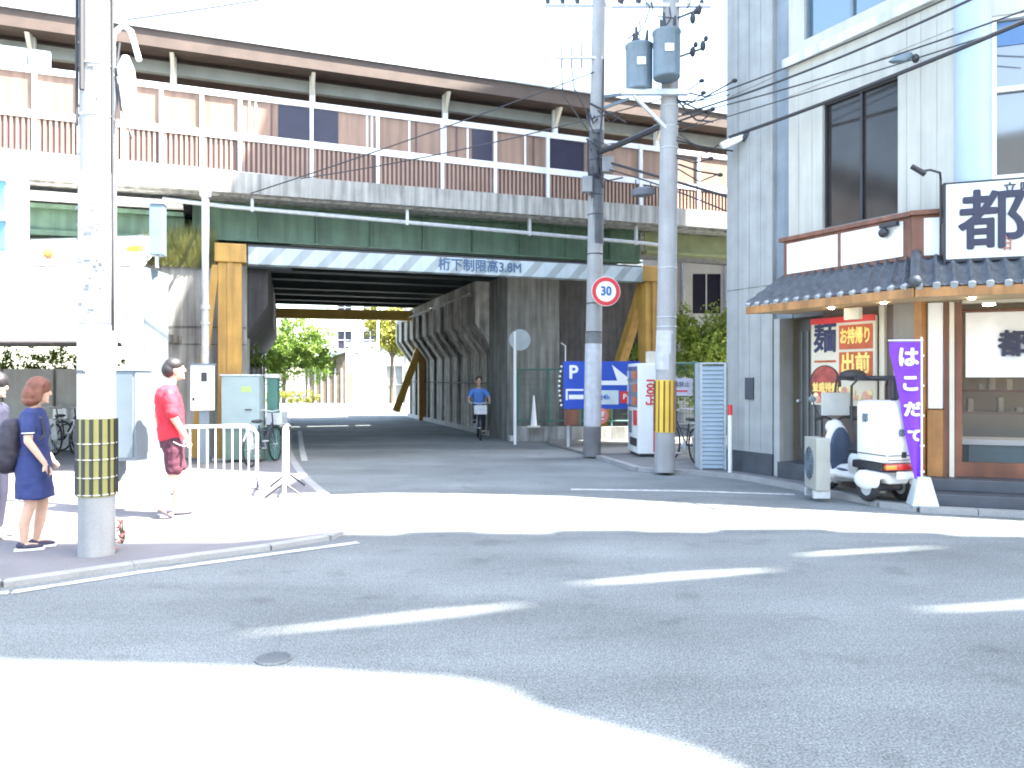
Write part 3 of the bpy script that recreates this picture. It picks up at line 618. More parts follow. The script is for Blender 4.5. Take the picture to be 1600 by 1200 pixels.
rg = MB(); n_ = 44; rg.add([(r*math.cos(2*math.pi*i/n_),y,r*math.sin(2*math.pi*i/n_)) for r, y in ((.285,-.004),(.205,-.004)) for i in range(n_)], [(i,(i+1)%n_,(i+1)%n_+n_,i+n_) for i in range(n_)])
rg.build('red_ring', M_red, ss)
text('30', .25, T(0,-.008,0), bold=.008, th=.003, stretch=.9).build('number', mat('sign_blue', (.03,.12,.35), .5), ss)
MB().bar((-.12,.02,.06),(-.25,.12,.06),.03,.03).bar((-.12,.02,-.06),(-.25,.12,-.06),.03,.03).build('bracket', M_steel, ss)

# cables
def cable(a, b_, sag, r, label, n=18):
    a = Vector(a); b_ = Vector(b_); pts = []
    for i in range(n+1):
        t = i/n; p = a.lerp(b_, t); p.z -= sag*4*t*(1-t); pts.append(p)
    return tag(MB().tube(pts, r, 6).build('overhead_cable', M_cable, None, True), label, 'cable', 'overhead cables')
def PX(px, py, Y): return ((px-800)/1200*Y, Y, 1.6+(592-py)*Y/1200)
cable(PX(935,238,15.5), PX(1042,192,12.8), .02, .055, 'thick black cable bundle running between the two right utility poles')
cable(PX(945,252,15.5), PX(1140,308,13.4), .0, .028, 'thick cable from the far pole falling right to the grey building corner')
cable(PX(940,262,15.5), PX(1135,330,13.5), -.05, .014, 'thin cable just below the thick one falling to the grey building corner')
cable(PX(1050,160,12.8), PX(1140,148,12.9), .03, .010, 'thin wire from the transformer pole to the grey building at sign height')
cable(PX(1140,214,12.7), PX(1660,8,7.9), .05, .026, 'thickest black cable rising across the building front to the upper right')
cable(PX(1066,165,12.8), PX(1660,-88,8.4), .10, .012, 'highest thin wire rising across the upper teal windows')
cable(PX(1066,178,12.8), PX(1640,-60,8.2), .12, .016, 'second wire from the top crossing the building cornice')
cable(PX(1060,205,12.8), PX(1660,18,8.6), .02, .009, 'thin wire running just above the thickest cable on the building')
cable(PX(1060,182,12.8), PX(1700,-20,8.4), .10, .011, 'middle thin wire between cornice and thick cable on the building')
cable(PX(930,112,15.5), PX(392,302,15.0), .05, .012, 'long thin wire slanting down left across the brown platform screen')
cable(PX(1050,150,12.8), PX(470,279,14.4), .12, .010, 'second slanting wire just under the long one across the brown screen')
cable(PX(200,30,9.3), PX(620,-45,14), .06, .012, 'lone wire rising right from the white steel pole at the upper left')
jb = thing('cable_joint_box', PX(1005,298,14.4), -.35, 'dark drum shaped joint hanging on the cable between the right poles', 'joint box')
MB().loft([(0,0,-.11,.10,.07),(0,0,-.08,.22,.10),(0,0,.03,.22,.10),(0,0,.06,.12,.07)]).build('shell', mat('joint_dark', (.09,.10,.12), .5), jb, True)
MB().bar((-.14,0,.05),(-.14,0,.22),.02,.02).bar((.14,0,.05),(.14,0,.13),.02,.02).build('clamp', M_dark, jb)
cbk = thing('cable_bracket', PX(1140,222,12.75), 0, 'white cable clamp box at the grey building corner where the thick cable starts', 'bracket')
MB().bar((-.12,.05,-.06),(.22,.02,.10),.10,.12).build('box', M_wht2, cbk); MB().bar((.2,0,.02),(.32,-.05,.18),.05,.06).build('clamp', M_dark, cbk)
MB().tube([(.3,0,.12),(.38,-.1,-.05),(.5,-.15,-.20),(.62,-.25,-.08),(.75,-.4,.14)],.008).tube([(.32,0,.12),(.45,-.1,-.12),(.62,-.25,-.16),(.7,-.35,.12)],.007).build('loose_wires', M_cable, cbk, True)
ck = thing('cable_closure', PX(1410,95,9.9), 0, 'grey cable closure hanging on the thick cable in front of the white facade', 'joint box')
MB().loft([(-.10,0,-.03,.02,.02),(-.06,0,-.01,.12,.05),(.03,0,.06,.12,.05),(.08,0,.1,.04,.03)]).build('shell', M_trans, ck, True); MB().sph((.17,0,.03),(.05,.04,.06),10).build('knob', M_dark, ck, True)

# ---------------------------------------------------------------- corner building on the right
cbd = thing('corner_building', (*C0, 0), RL, 'tall grey and cream corner building with a noodle shop on its ground floor', 'building')
RFL = RF-RL
def holes(b, x0, x1, z0, z1, y0, y1, hs):
    xs = sorted({x0, x1, *[h[0] for h in hs], *[h[1] for h in hs]}); zs = sorted({z0, z1, *[h[2] for h in hs], *[h[3] for h in hs]})
    for a, c in zip(xs[:-1], xs[1:]):
        run = None
        for e, f_ in zip(zs[:-1], zs[1:]):
            hit = any(h[0] <= a and c <= h[1] and h[2] <= e and f_ <= h[3] for h in hs)
            if hit:
                if run: b.box(a, c, y0, y1, run[0], run[1]); run = None
            else: run = (run[0], f_) if run else (e, f_)
        if run: b.box(a, c, y0, y1, run[0], run[1])
    return b
MB().prism([(0,.302),(1.1,.302),(1.12,.6),(2.0,.6),(2.47,1.18),(11.3,9.3),(8,14),(0,7)], 0, 3.1).build('ground_floor_core', mat('interior_wall', (.30,.24,.17), .7, var=.1), cbd)
MB().prism([(.0,.302),(3.86,.302),(12.6,8.4),(8,14),(0,7)], 3.1, 24).build('upper_core', M_concB, cbd)
gw = MB(); gw.box(-.05,.97,0,.30,.4,24); gw.build('grey_wall', M_concB, cbd)
j = MB()
for x in (.22,.47,.72): j.box(x-.002,x+.002,-.003,-.001,.41,24)
for z in (3.1,6.4,9.6): j.box(-.05,.97,-.004,-.001,z-.006,z+.006)
j.build('wall_joint', M_concD, cbd)
MB().box(-.08,.99,-.03,.29,0,.395).build('plinth', M_step, cbd)
MB().box(.972,1.30,.08,.30,2.55,24).build('pilaster', mat('pilaster_blue_grey', (.21,.245,.28), .8, streak=.15), cbd)
hs = [(1.94,3.17,3.82,5.68),(1.60,3.2,6.75,8.5),(3.3,3.9,6.75,8.5)]
for k in range(4): hs.append((1.94,3.17,9.6+3*k,11.4+3*k))
holes(MB(), 1.302, 3.94, 3.1, 24, 0, .30, hs).build('cream_wall', mat('cream_wall', (.45,.44,.39), .8, streak=.11, var=.05), cbd)
j = MB()
for x in (1.5,1.75,3.3,3.5,3.72): j.box(x-.002,x+.002,-.003,-.001,3.2,6.4)
j.box(1.302,3.94,-.004,-.001,5.98,5.99); j.build('wall_joint', M_conc, cbd)
MB().box(1.25,4.0,-.09,-.002,6.42,6.56).build('cornice', M_concL, cbd)
for h in hs:
    w_ = MB().box(h[0]+.001,h[1]-.001,.10,.12,h[2]+.001,h[3]-.001).build('window', M_winR if h[2] < 6 else M_winB, cbd)
    MB().box((h[0]+h[1])/2-.02,(h[0]+h[1])/2+.02,.06,.098,h[2],h[3]).box(h[0],h[0]+.03,.05,.098,h[2],h[3]).box(h[1]-.03,h[1],.05,.098,h[2],h[3]).box(h[0]+.03,h[1]-.03,.05,.098,h[3]-.03,h[3]).box(h[0]+.03,h[1]-.03,.05,.098,h[2],h[2]+.03).build('frame', M_dark if h[2] < 6 else M_trans, w_)
# front face (turned)
fh = [(.42,4.6,4.06,6.07),(.42,4.6,6.9,8.8)]
holes(MB(), .0, 12, 3.1, 24, 0, .28, fh).build('front_wall', MATS['cream_wall'], cbd, loc=(3.94,0,0), rz=RFL)
MB().cyl((.20,-.02,3.2),(.20,-.02,24),.20,n=32).build('round_column', mat('pale_blue_column', (.36,.44,.50), .55, var=.05), cbd, True, loc=(3.94,0,0), rz=RFL)
for h in fh:
    w_ = MB().box(h[0]+.001,h[1]-.001,.10,.12,h[2],h[3]).build('window', glassmat('front_glass', (.07,.072,.075), .05), cbd, loc=(3.94,0,0), rz=RFL)
    m_ = MB()
    for x in (h[0],h[0]+1.4,h[0]+2.8): m_.box(x,x+.05,.03,.098,h[2],h[3])
    m_.box(h[0],h[1],.02,.10,h[3]-.04,h[3]-.001).box(h[0],h[1],.04,.097,h[2]+1.08,h[2]+1.14).box(h[0],h[1],.02,.10,h[2]+.001,h[2]+.05)
    m_.build('frame', M_white, w_)
    MB().box(h[0]+.06,h[1]-.06,.085,.095,h[3]-.35,h[3]-.06).build('blind', mat('blue_blind', (.10,.20,.38), .6), w_)
LG = [(-3.3,10.45),(-1.8,10.8),(-.5,10.7),(.6,10.5),(3.3,9.5),(6,8.55),(10,7.1)]
_of = 17/math.tan(SUN_EL); LG = [(x+SH.x*_of, y+SH.y*_of) for x, y in LG]; _far = [(x, 9.58-.3617*(x-5.53)) for x, y in LG][::-1]
_pl = [(Vector((x-C0[0], y-C0[1], 0)).dot(Vector((*u,0))), Vector((x-C0[0], y-C0[1], 0)).dot(Vector((-u[1],u[0],0)))) for x, y in LG+_far]
MB().prism(_pl, 16.9, 17.1).build('added_shade_ledge', M_concL, cbd)  # added ledge, shaped so its shadow trims the sunlit strip and shades the tiles
# ground floor, alley face
MB().box(1.0,1.12,.0,.30,.06,2.55).build('door_jamb', M_concB, cbd)
MB().box(1.0,2.0,.10,.299,2.552,3.098).build('door_lintel', mat('lintel_grey', (.16,.17,.18), .7), cbd)
dd = MB().box(1.125,1.95,.40,.44,.3,2.55).build('door', mat('door_slate', (.10,.10,.095), .5, var=.15), cbd)
b = MB()
for x in (1.2,1.32,1.44,1.56,1.68,1.80): b.box(x,x+.035,.375,.398,.5,2.35)
b.build('slats', mat('door_slat', (.17,.17,.165), .45), dd); MB().cyl((1.2,.38,1.25),(1.2,.33,1.25),.025).sph((1.2,.32,1.25),.03).build('handle', M_steel, dd, True)
MB().box(1.12,2.0,-.05,.40,.05,.298).build('door_step', M_step, cbd)
MB().box(1.96,3.45,.0,.10,.05,3.09).build('shop_side_wall', mat('side_wall_brown', (.13,.10,.085), .7, var=.15), cbd)
MB().box(2.93,3.01,-.06,-.001,.05,2.62).build('cream_post', M_cream, cbd)
MB().box(3.14,3.45,-.05,-.001,.05,2.62).build('taupe_column', mat('taupe_column', (.25,.235,.215), .75, streak=.1), cbd)
MB().box(3.46,3.56,-.08,.08,.05,2.60).build('corner_post', M_wood, cbd)
# ground floor, street face (t along the front, d inwards), origin at the post
GO = (3.55,0,0)
def FB(): return MB()
def fbuild(b, n, m, p=cbd, s=False): return b.build(n, m, p, s, loc=GO, rz=RFL)
fbuild(FB().box(.04,.21,-.02,.05,1.22,2.58), 'white_panel', M_wht2)
fbuild(FB().box(.03,.22,-.03,.06,.30,1.20), 'wood_dado', M_wood)
fbuild(FB().box(.215,.27,-.04,.06,.30,2.58), 'wood_post', M_woodD)
fbuild(FB().box(.275,.33,-.06,.04,.08,2.58), 'pale_post', M_cream)
fbuild(FB().box(.34,.42,-.04,.08,.36,2.58), 'window_post', M_woodD)
fbuild(FB().box(.42,8,-.03,.08,.36,.54), 'sill', M_woodD)
fbuild(FB().box(.42,8,-.03,.08,2.56,2.60), 'window_head', M_cream)
gl = fbuild(FB().box(.43,8,.02,.03,.541,2.559), 'shop_window', mat('clear_glass', (.10,.11,.11), .03, var=0, alpha=.22, spec=.8))
fbuild(FB().box(2.4,2.46,-.02,.07,.541,2.559), 'window_mullion', M_woodD)
fbuild(FB().box(-.1,8,.1,1.55,.0,.30), 'shop_floor', M_conc)
fbuild(FB().box(-.0,8,.08,.6,2.60,2.62), 'shop_ceiling', M_cream)
b = FB()
for x in (.8,2.0,3.2): b.cyl((x,.35,2.56),(x,.35,2.595),.07,n=16)
em = bpy.data.materials.new('lamp_glow'); em.use_nodes = True; em.node_tree.nodes['Principled BSDF'].inputs['Emission Color'].default_value = (1,.8,.5,1); em.node_tree.nodes['Principled BSDF'].inputs['Emission Strength'].default_value = 14
fbuild(b, 'downlight', em)
b = FB(); b.box(.6,7,.5,.95,.3,.72); fbuild(b, 'counter', mat('counter_teal', (.13,.20,.22), .5, var=.2))
b = FB(); b.box(.5,7,.45,1.0,.73,.80); fbuild(b, 'counter_top', M_wht2)
b = FB()
for z in (1.12,1.42): b.box(.5,7,.9,1.2,z,z+.03)
fbuild(b, 'shelf', M_woodD)
b = FB()
for i in range(40):
    x = .55+.12*i+random.uniform(-.02,.02); z = random.choice((.80,1.15,1.45)); h = random.uniform(.06,.2); b.bbox(x,x+random.uniform(.05,.1),.95,1.08,z,z+h,.005)
fbuild(b, 'crockery', mat('crockery', (.45,.40,.33), .4, var=.4, scale=4))
# steps in front
b = FB(); b.bbox(-.05,8,-.62,.02,.05,.20,.012); fbuild(b, 'lower_step', M_step)
b = FB(); b.bbox(-.02,8,-.34,.02,.202,.35,.012); fbuild(b, 'upper_step', M_step)
# canopy band with framed white panels
bd_ = FB(); bd_.box(1.53,3.62,-.35,0.0,3.12,3.66); bd_.build('band_left', M_woodD, cbd)
MB().box(1.47,3.66,-.40,.0,3.662,3.72).build('band_cap', M_woodD, cbd)
for a, c in ((1.60,2.50),(2.56,3.50)): MB().box(a,c,-.362,-.351,3.17,3.62).build('white_panel', M_wht2, cbd)
KO = (3.66,-.35,0)
MB().box(-.04,8,0,.3,3.12,3.66).build('band_front', M_woodD, cbd, loc=KO, rz=RFL)
MB().box(-.06,8,-.05,.3,3.662,3.72).build('band_cap', M_woodD, cbd, loc=KO, rz=RFL)
MB().box(.10,.27,-.012,-.001,3.15,3.62).build('white_panel', M_wht2, cbd, loc=KO, rz=RFL)
# kawara tiled pent roof
def tiles(A, B, D, E_, n, rows, name):
    A, B, D, E_ = map(Vector, (A, B, D, E_)); nu = n*8; nv = rows*5; vs = []
    nrm = (B-A).cross(D-A).normalized(); nrm = nrm if nrm.z > 0 else -nrm
    for j_ in range(nv+1):
        t = j_/nv; fr = (t*rows) % 1 if j_ % 5 or j_ == 0 else 0
        for i in range(nu+1):
            s = i/nu; p = A.lerp(B, s).lerp(D.lerp(E_, s), t); ph = (s*n) % 1
            hgt = .045*max(0, math.sin(math.pi*min(1, ph/.42))) - .014*math.sin(math.pi*max(0, (ph-.42)/.58)) + .022*fr
            vs.append(p+nrm*hgt)
    fs = [(j_*(nu+1)+i, j_*(nu+1)+i+1, (j_+1)*(nu+1)+i+1, (j_+1)*(nu+1)+i) for j_ in range(nv) for i in range(nu)]
    r_ = MB().add(vs, fs).build('tiled_roof', M_tile, cbd, True)
    eb = MB(); dn = (D-A).normalized()
    for i in range(n):
        p = D.lerp(E_, (i+.21)/n); q = p+Vector((0,0,-.005)); eb.cyl(q-dn*.03, q+dn*.02, .042, n=12)
    eb.build('eave_tile_end', mat('tile_end', (.32,.33,.34), .4, var=.2), r_, True)
    return r_
cr_ = Vector((math.cos(RFL), math.sin(RFL), 0))
tiles((1.50,-.33,3.13),(3.66,-.33,3.13),(1.36,-.95,2.70),(4.08,-.95,2.70), 15, 4, 'l')
kt = Vector((3.66,-.33,3.13)); ke = Vector((4.08,-.95,2.70))
tiles(kt, kt+cr_*8, ke, ke+cr_*8, 44, 4, 'f')
MB().tube([kt+Vector((0,0,.05)), ke+Vector((0,0,.05))], .06, 10).sph(ke+Vector((0,0,.05)), .075, 12).build('hip_ridge', M_tile, cbd, True)
e0, e1 = Vector((1.36,-.93,2.62)), Vector((4.06,-.93,2.62))
MB().bar(e0, e1, .05, .11).bar(e1, e1+cr_*8, .05, .11).build('eave_board', M_wood, cbd)
sf = MB().add([(1.4,0,2.602),(3.6,0,2.602),(4.06,-.92,2.565),(1.4,-.92,2.565),(1.4,0,2.66),(3.6,0,2.66),(4.06,-.92,2.61),(1.4,-.92,2.61)], [(0,3,2,1),(4,5,6,7),(0,1,5,4),(1,2,6,5),(2,3,7,6),(3,0,4,7)])
p0, p1, p2_, p3_ = Vector((3.601,0.003,2.602)), Vector((4.062,-.92,2.565)), Vector((4.062,-.92,2.565))+cr_*8, Vector((3.601,0.003,2.602))+cr_*8
sf.add([*[p_ for p_ in (p0,p1,p2_,p3_)], *[p_+Vector((0,0,.05)) for p_ in (p0,p1,p2_,p3_)]], [(0,1,2,3),(7,6,5,4),(0,4,5,1),(1,5,6,2),(2,6,7,3),(3,7,4,0)])
sf.build('soffit', mat('soffit_wood', (.50,.36,.20), .6, var=.12), cbd)
b = MB()
for p_ in (Vector((2.6,-.6,2.56)), Vector((3.4,-.6,2.56)), Vector((3.9,-.5,2.56))+cr_*.5, Vector((3.9,-.5,2.56))+cr_*1.7): b.cyl(p_, p_+Vector((0,0,.02)), .035, n=12)
b.build('soffit_lamp', em, cbd)
MB().bbox(2.72,2.95,-.5,-.42,2.40,2.56,.008).build('small_notice', M_cream, cbd)
MB().box(.40,.58,-.03,-.001,1.26,1.62).build('letter_slot', M_step, cbd)
sc_ = thing('security_camera', LW(3.28,-.44,3.52), RL, 'black dome camera under the canopy band corner above the tiles', 'camera')
MB().sph((0,0,-.02),.065).build('dome', M_dark, sc_, True); MB().bbox(-.05,.20,-.03,.04,.04,.10,.01).build('base', M_dark, sc_)
# main shop sign
sg_ = thing('shop_sign', (*LW(3.66,-.35)[:2], 0), RF, 'large white signboard with black brush lettering above the tiled canopy', 'sign')
MB().bbox(.31,4.0,-.20,-.06,3.06,3.98,.008).build('board', mat('sign_white', (.66,.68,.64), .5, var=.03), sg_)
MB().box(.285,.306,-.205,-.01,3.0,4.0).box(.285,4.0,-.205,-.05,3.982,3.998).box(.306,4.0,-.19,-.01,3.03,3.058).build('frame', M_dark, sg_)
text('都', .76, T(.80,-.206,3.47), bold=.016, th=.005, stretch=.95).build('lettering', M_ink, sg_)
text('そば', .70, T(2.05,-.206,3.50), bold=.016, th=.005).build('lettering', M_ink, sg_)
text('立喰', .15, T(1.07,-.206,3.87), bold=.002, th=.004, spacing=1.3).build('small_lettering', M_ink, sg_)
eb_ = MB()
for x in (.93,.99): eb_.box(x-.008,x+.008,-.215,-.201,3.14,3.33)
for z in (3.16,3.22,3.28): eb_.box(.93,.99,-.2145,-.2015,z,z+.014)
eb_.build('emblem', mat('rust_red', (.40,.14,.08), .6), sg_)
sl_ = thing('sign_spotlight', (*LW(3.66,-.35)[:2], 0), RF, 'black gooseneck spotlight at the left edge of the shop signboard', 'lamp')
MB().tube([(.26,-.16,3.5),(.26,-.16,4.05),(.24,-.24,4.12),(.12,-.34,4.14),(.02,-.40,4.12)],.014).build('arm', M_dark, sl_, True)
MB().cyl((.05,-.41,4.08),(-.10,-.47,4.17),.035,.03).build('lamp_head', M_dark, sl_, True)
# noren
no = thing('shop_curtain', (*LW(3.55,0)[:2], 0), RF, 'white cloth shop curtain with small black lettering hanging in the shop window', 'curtain')
vs = []; nn = 60
for i in range(nn+1):
    x = .46+i*.06
    for z in (2.44,2.0,1.62): vs.append((x, -.035+.016*math.sin(i*.9)*(1 if z < 2.4 else .3)-.004, z))
MB().add(vs, [(i*3+k,(i+1)*3+k,(i+1)*3+k+1,i*3+k+1) for i in range(nn) for k in range(2)]).build('cloth', mat('curtain_white', (.70,.68,.66), .8), no, True)
MB().tube([(.42,-.05,2.46),(4.1,-.05,2.46)],.016).build('rod', M_woodD, no, True)
text('都', .34, T(.98,-.060,2.02), bold=.012, th=.003).build('lettering', M_ink, no)
text('そば', .30, T(1.42,-.060,2.02), bold=.012, th=.003).build('lettering', M_ink, no)
text('立喰', .08, T(1.3,-.060,2.27), bold=.001, th=.003).build('small_lettering', M_red, no)
# poster board
po = thing('menu_poster', (*LW(1.84,-.12)[:2], 0), RL, 'large red and cream menu poster with a bowl picture on the shop side wall', 'poster')
MB().box(0,1.08,-.0,.04,1.22,2.47).build('board', M_cream, po)
MB().box(.0,1.08,-.015,-.001,2.40,2.485).build('red_header', M_red, po)
m_or = mat('orange_red_panel', (.42,.085,.03), .5, var=.2, scale=5)
MB().box(.50,1.04,-.012,-.001,2.02,2.36).build('red_panel', m_or, po); MB().box(.50,1.04,-.012,-.001,1.62,1.98).build('red_panel', m_or, po)
m_yt = mat('yellow_letters', (.85,.62,.18), .5)
text('お持帰り', .24, T(.77,-.015,2.19), bold=.008, th=.003, stretch=.53).build('lettering', m_yt, po)
text('出前', .30, T(.77,-.015,1.80), bold=.010, th=.003, stretch=.80).build('lettering', m_yt, po)
text('麺', .46, T(.25,-.004,2.17), bold=.012, th=.003, stretch=.88).build('lettering', mat('navy_ink', (.03,.035,.10), .6), po)
MB().box(.06,.44,-.006,-.001,1.84,1.87).build('caption_strip', m_or, po)
MB().cyl((.25,-.006,1.52),(.25,-.001,1.52),.28,n=36).build('bowl', mat('bowl_dark', (.045,.02,.02), .4), po)
MB().cyl((.25,-.010,1.55),(.25,-.006,1.55),.235,n=36).build('soup', mat('soup_red', (.33,.06,.05), .5, var=.4, scale=9), po)
fm = [mat('food_orange', (.62,.22,.05), .5, var=.3, scale=9), mat('food_cream', (.75,.62,.35), .5, var=.2, scale=9), mat('food_pink', (.60,.30,.22), .5, var=.2)]
for kx, m_ in enumerate(fm):
    b = MB()
    for i in range(12):
        x = random.uniform(.06,1.0) if kx else random.uniform(.06,.5); z = random.uniform(1.26,1.40) if x < .5 else random.uniform(1.28,1.46)
        r = random.uniform(.03,.055); b.cyl((x,-.013-kx*.003-i*.0002,z),(x,-.002,z),r,n=10)
    b.build('food_picture', m_, po)
text('並盛特盛', .14, T(.26,-.013,1.47), bold=.006, th=.003, stretch=.8).build('lettering', m_yt, po)

# outdoor unit
ac = thing('outdoor_unit', (4.02,10.12,.05), RL-.5, 'pale outdoor air conditioner unit standing left of the delivery scooter', 'air conditioner')
MB().bbox(-.30,.30,-.13,.13,.10,.78,.015).build('casing', mat('unit_grey', (.30,.30,.27), .6), ac)
b = MB()
for r in (.05,.09,.13,.17,.21): b.torus((-.05,-.137,.44),r,.006)
for i in range(8): b.bar((-.05,-.138,.44),(-.05+.21*math.cos(i*.785),-.138,.44+.21*math.sin(i*.785)),.008,.008)
b.build('grille', M_trans, ac); MB().cyl((-.05,-.131,.44),(-.05,-.134,.44),.22,n=30).build('fan', M_dark, ac)
for x in (-.2,.2): MB().box(x-.04,x+.04,-.15,.15,0,.10).build('foot', M_steel, ac)
ac.scale = (.70,.70,1)

# ---------------------------------------------------------------- delivery scooter
sk = thing('delivery_scooter', (4.74,9.76,0.05), R(103), 'white three-wheeled delivery scooter with a big white rear box and black carrier', 'scooter')
def wheel(x, y, r, wd):
    w_ = MB().torus((x,y,r),r-.045,.045).build('wheel', M_tyre, sk, True); w_.data.transform(Matrix.Translation((0,y,0)) @ Matrix.Diagonal((1,wd/.09,1,1)) @ Matrix.Translation((0,-y,0)))
    MB().cyl((x,y-.03,r),(x,y+.03,r),r-.075,n=18).build('rim', M_steel, w_, True)
wheel(0,.25,.185,.11); wheel(0,-.25,.185,.11); wheel(1.12,0,.20,.09)
b = MB(); b.bbox(-.22,.16,-.30,.30,.30,.39,.04); b.bbox(-.25,.0,-.15,.15,.24,.36,.04)
for y in (.27,-.27): b.sph((0,y,.27),(.23,.075,.125),16)
blob(b,'rear_fender', M_white, sk, .014, 3)
MB().bbox(-.33,.24,-.25,.25,.50,1.28,.075).build('cargo_box', M_white, sk, True)
MB().box(-.338,-.331,-.22,.22,.60,.612).box(-.33,.22,.250,.254,.60,.612).box(-.342,-.331,-.03,.03,.58,.65).box(-.338,-.331,-.23,.23,.548,.556).build('box_seam', M_dark, sk)
MB().bbox(-.36,-.31,-.27,.27,.43,.505,.015).build('tail_lamp', mat('lamp_red', (.50,.02,.02), .25), sk, True)
MB().bbox(-.365,-.31,.12,.27,.44,.495,.012).build('indicator', mat('lamp_amber', (.70,.25,.03), .25), sk, True)
MB().bbox(-.34,-.325,-.10,.10,.32,.41,.004).build('number_plate', M_wht2, sk)
MB().bbox(-.22,.35,-.22,.22,.40,.50,.02).bbox(-.1,.3,-.18,.18,.14,.42,.03).build('chassis', M_dark, sk)
text('都', .12, Matrix.Translation((.05,.2545,1.05)) @ Matrix.Rotation(math.pi,4,'Z'), bold=.003, th=.002).build('box_lettering', M_trans, sk)
text('都 そば', .10, Matrix.Translation((-.337,-.08,.88)) @ Matrix.Rotation(-math.pi/2,4,'Z'), bold=.002, th=.002).build('box_lettering', M_trans, sk)
b = MB(); b.cap((.55,0,.30),(.95,0,.24),.13,.12); b.cap((.45,0,.45),(.50,0,.30),.17,.14); b.sph((.66,.0,.25),(.32,.20,.07)); b.cap((.97,0,.28),(1.04,0,.80),.10,.08)
b.sph((.95,0,.52),(.09,.215,.43),18); b.sph((.85,0,.24),(.12,.19,.10)); b.sph((1.02,0,.88),(.10,.13,.11)); b.sph((1.12,0,.34),(.20,.07,.10))
blob(b,'body', M_white, sk, .014, 4)
b = MB(); b.sph((.880,0,.53),(.050,.175,.36),20); b.sph((.66,0,.325),(.25,.15,.025),16); blob(b,'leg_shield_lining', M_dblue, sk, .012, 2)
b = MB(); b.cap((.36,0,.62),(.55,0,.62),.10,.08); b.sph((.45,0,.60),(.20,.14,.08)); blob(b,'seat', M_dark, sk, .014, 3)
MB().cap((.42,0,.58),(.38,0,.35),.10,.12).build('seat_post', M_dblue, sk, True)
MB().tube([(.94,.32,1.0),(1.0,.15,1.02),(1.03,0,.96),(1.0,-.15,1.02),(.94,-.32,1.0)],.018,8).cap((.96,.27,1.0),(.92,.36,1.0),.026).cap((.96,-.27,1.0),(.92,-.36,1.0),.026).build('handlebar', M_dark, sk, True)
MB().cyl((1.06,0,.84),(1.10,0,.42),.03).cyl((1.10,.06,.45),(1.12,.06,.2),.018).cyl((1.10,-.06,.45),(1.12,-.06,.2),.018).build('fork', M_steel, sk, True)
for y in (.30,-.30):
    mr = MB().tube([(1.0,y*.8,1.02),(1.02,y*1.05,1.18),(1.0,y*1.15,1.24)],.008).build('mirror', M_dark, sk, True); MB().sph((1.0,y*1.2,1.27),(.02,.06,.045)).build('mirror_glass', M_cab, mr, True)
MB().bbox(.98,1.00,-.22,.22,1.04,1.36,.008).build('wind_screen', mat('screen_grey', (.55,.57,.55), .3), sk)
b = MB(); b.tube([(.30,.26,.9),(.30,.26,1.46),(.22,.22,1.55),(-.1,.0,1.57)],.016).tube([(.30,-.26,.9),(.30,-.26,1.46),(.22,-.22,1.55),(-.1,.0,1.57)],.016)
b.bar((.9,0,1.56),(-.22,0,1.56),.10,.06).bar((.12,.34,1.55),(.12,-.34,1.55),.06,.05).cap((-.16,0,1.32),(-.16,0,1.54),.05,.04).sph((-.10,-.14,1.42),(.10,.10,.12))
b.build('carrier', M_dark, sk, True)
MB().sph((.62,0,1.60),(.17,.17,.08)).build('carrier_dome', M_dark, sk, True)
MB().tube([(1.0,0,1.36),(.97,0,1.52),(.85,0,1.56)],.015).build('screen_stay', M_dark, sk, True)

# purple banner flag
bn = thing('banner_flag', (4.98,9.34,0.05), R(-10), 'purple banner flag with white vertical lettering at the right of the delivery scooter', 'banner')
MB().prism([(-.17,-.13),(.17,-.13),(.13,.13),(-.13,.13)],0,.02).build('base_plate', M_cab, bn)
b = MB(); b.add([(-.14,-.12,0.02),(.16,-.12,.02),(.16,.12,.02),(-.14,.12,.02),(-.06,-.07,.36),(.08,-.07,.36),(.08,.07,.36),(-.06,.07,.36)],[(0,3,2,1),(4,5,6,7),(0,1,5,4),(1,2,6,5),(2,3,7,6),(3,0,4,7)])
b.build('base', mat('water_base', (.50,.55,.57), .3), bn)
MB().tube([(.0,0,.3),(.0,0,2.06)],.012).tube([(.02,0,2.02),(-.38,0,2.02)],.009).build('pole', M_white, bn, True)
def cx(t, s): # t down 0..1, s across 0..1
    xl = -.37+.30*max(0,t-.08)**.9 ; xr = -.015+.0*t
    return (xl+(xr-xl)*s, -.012-.05*math.sin(s*6+t*7)*(.2+t*.6)*(1-s)**.3, 2.0-1.66*t)
vs = []; NU, NV = 16, 36
for j_ in range(NV+1):
    for i in range(NU+1): vs.append(cx(j_/NV, i/NU))
MB().add(vs, [(j_*(NU+1)+i, j_*(NU+1)+i+1, (j_+1)*(NU+1)+i+1, (j_+1)*(NU+1)+i) for j_ in range(NV) for i in range(NU)]).build('cloth', M_purp, bn, True)
lt = MB()
for k, ch in enumerate('はこだて'):
    t_ = .12+.19*k; x0, y0, z0 = cx(t_, .58); q = text(ch, .25-.03*k, T(0,0,0), bold=.010, th=.002)
    vs2 = []
    for (x, y, z) in q.v:
        tt = min(.98, max(0.01, t_-z/1.66)); 
        xl = cx(tt, 0)[0]; xr = cx(tt, 1)[0]; s_ = min(.97, max(.03, (x0+x-xl)/(xr-xl))); c_ = cx(tt, s_); vs2.append((c_[0], c_[1]-.006+y, z0+z))
    lt.add(vs2, q.f)
lt.build('lettering', M_wht2, bn, fix=False)
for t_ in (.10,.32,.54,.76,.95):
    MB().box(-.02,.03,-.008,.008,2.0-1.66*t_-.012,2.0-1.66*t_+.012).build('loop', M_wht2, bn)

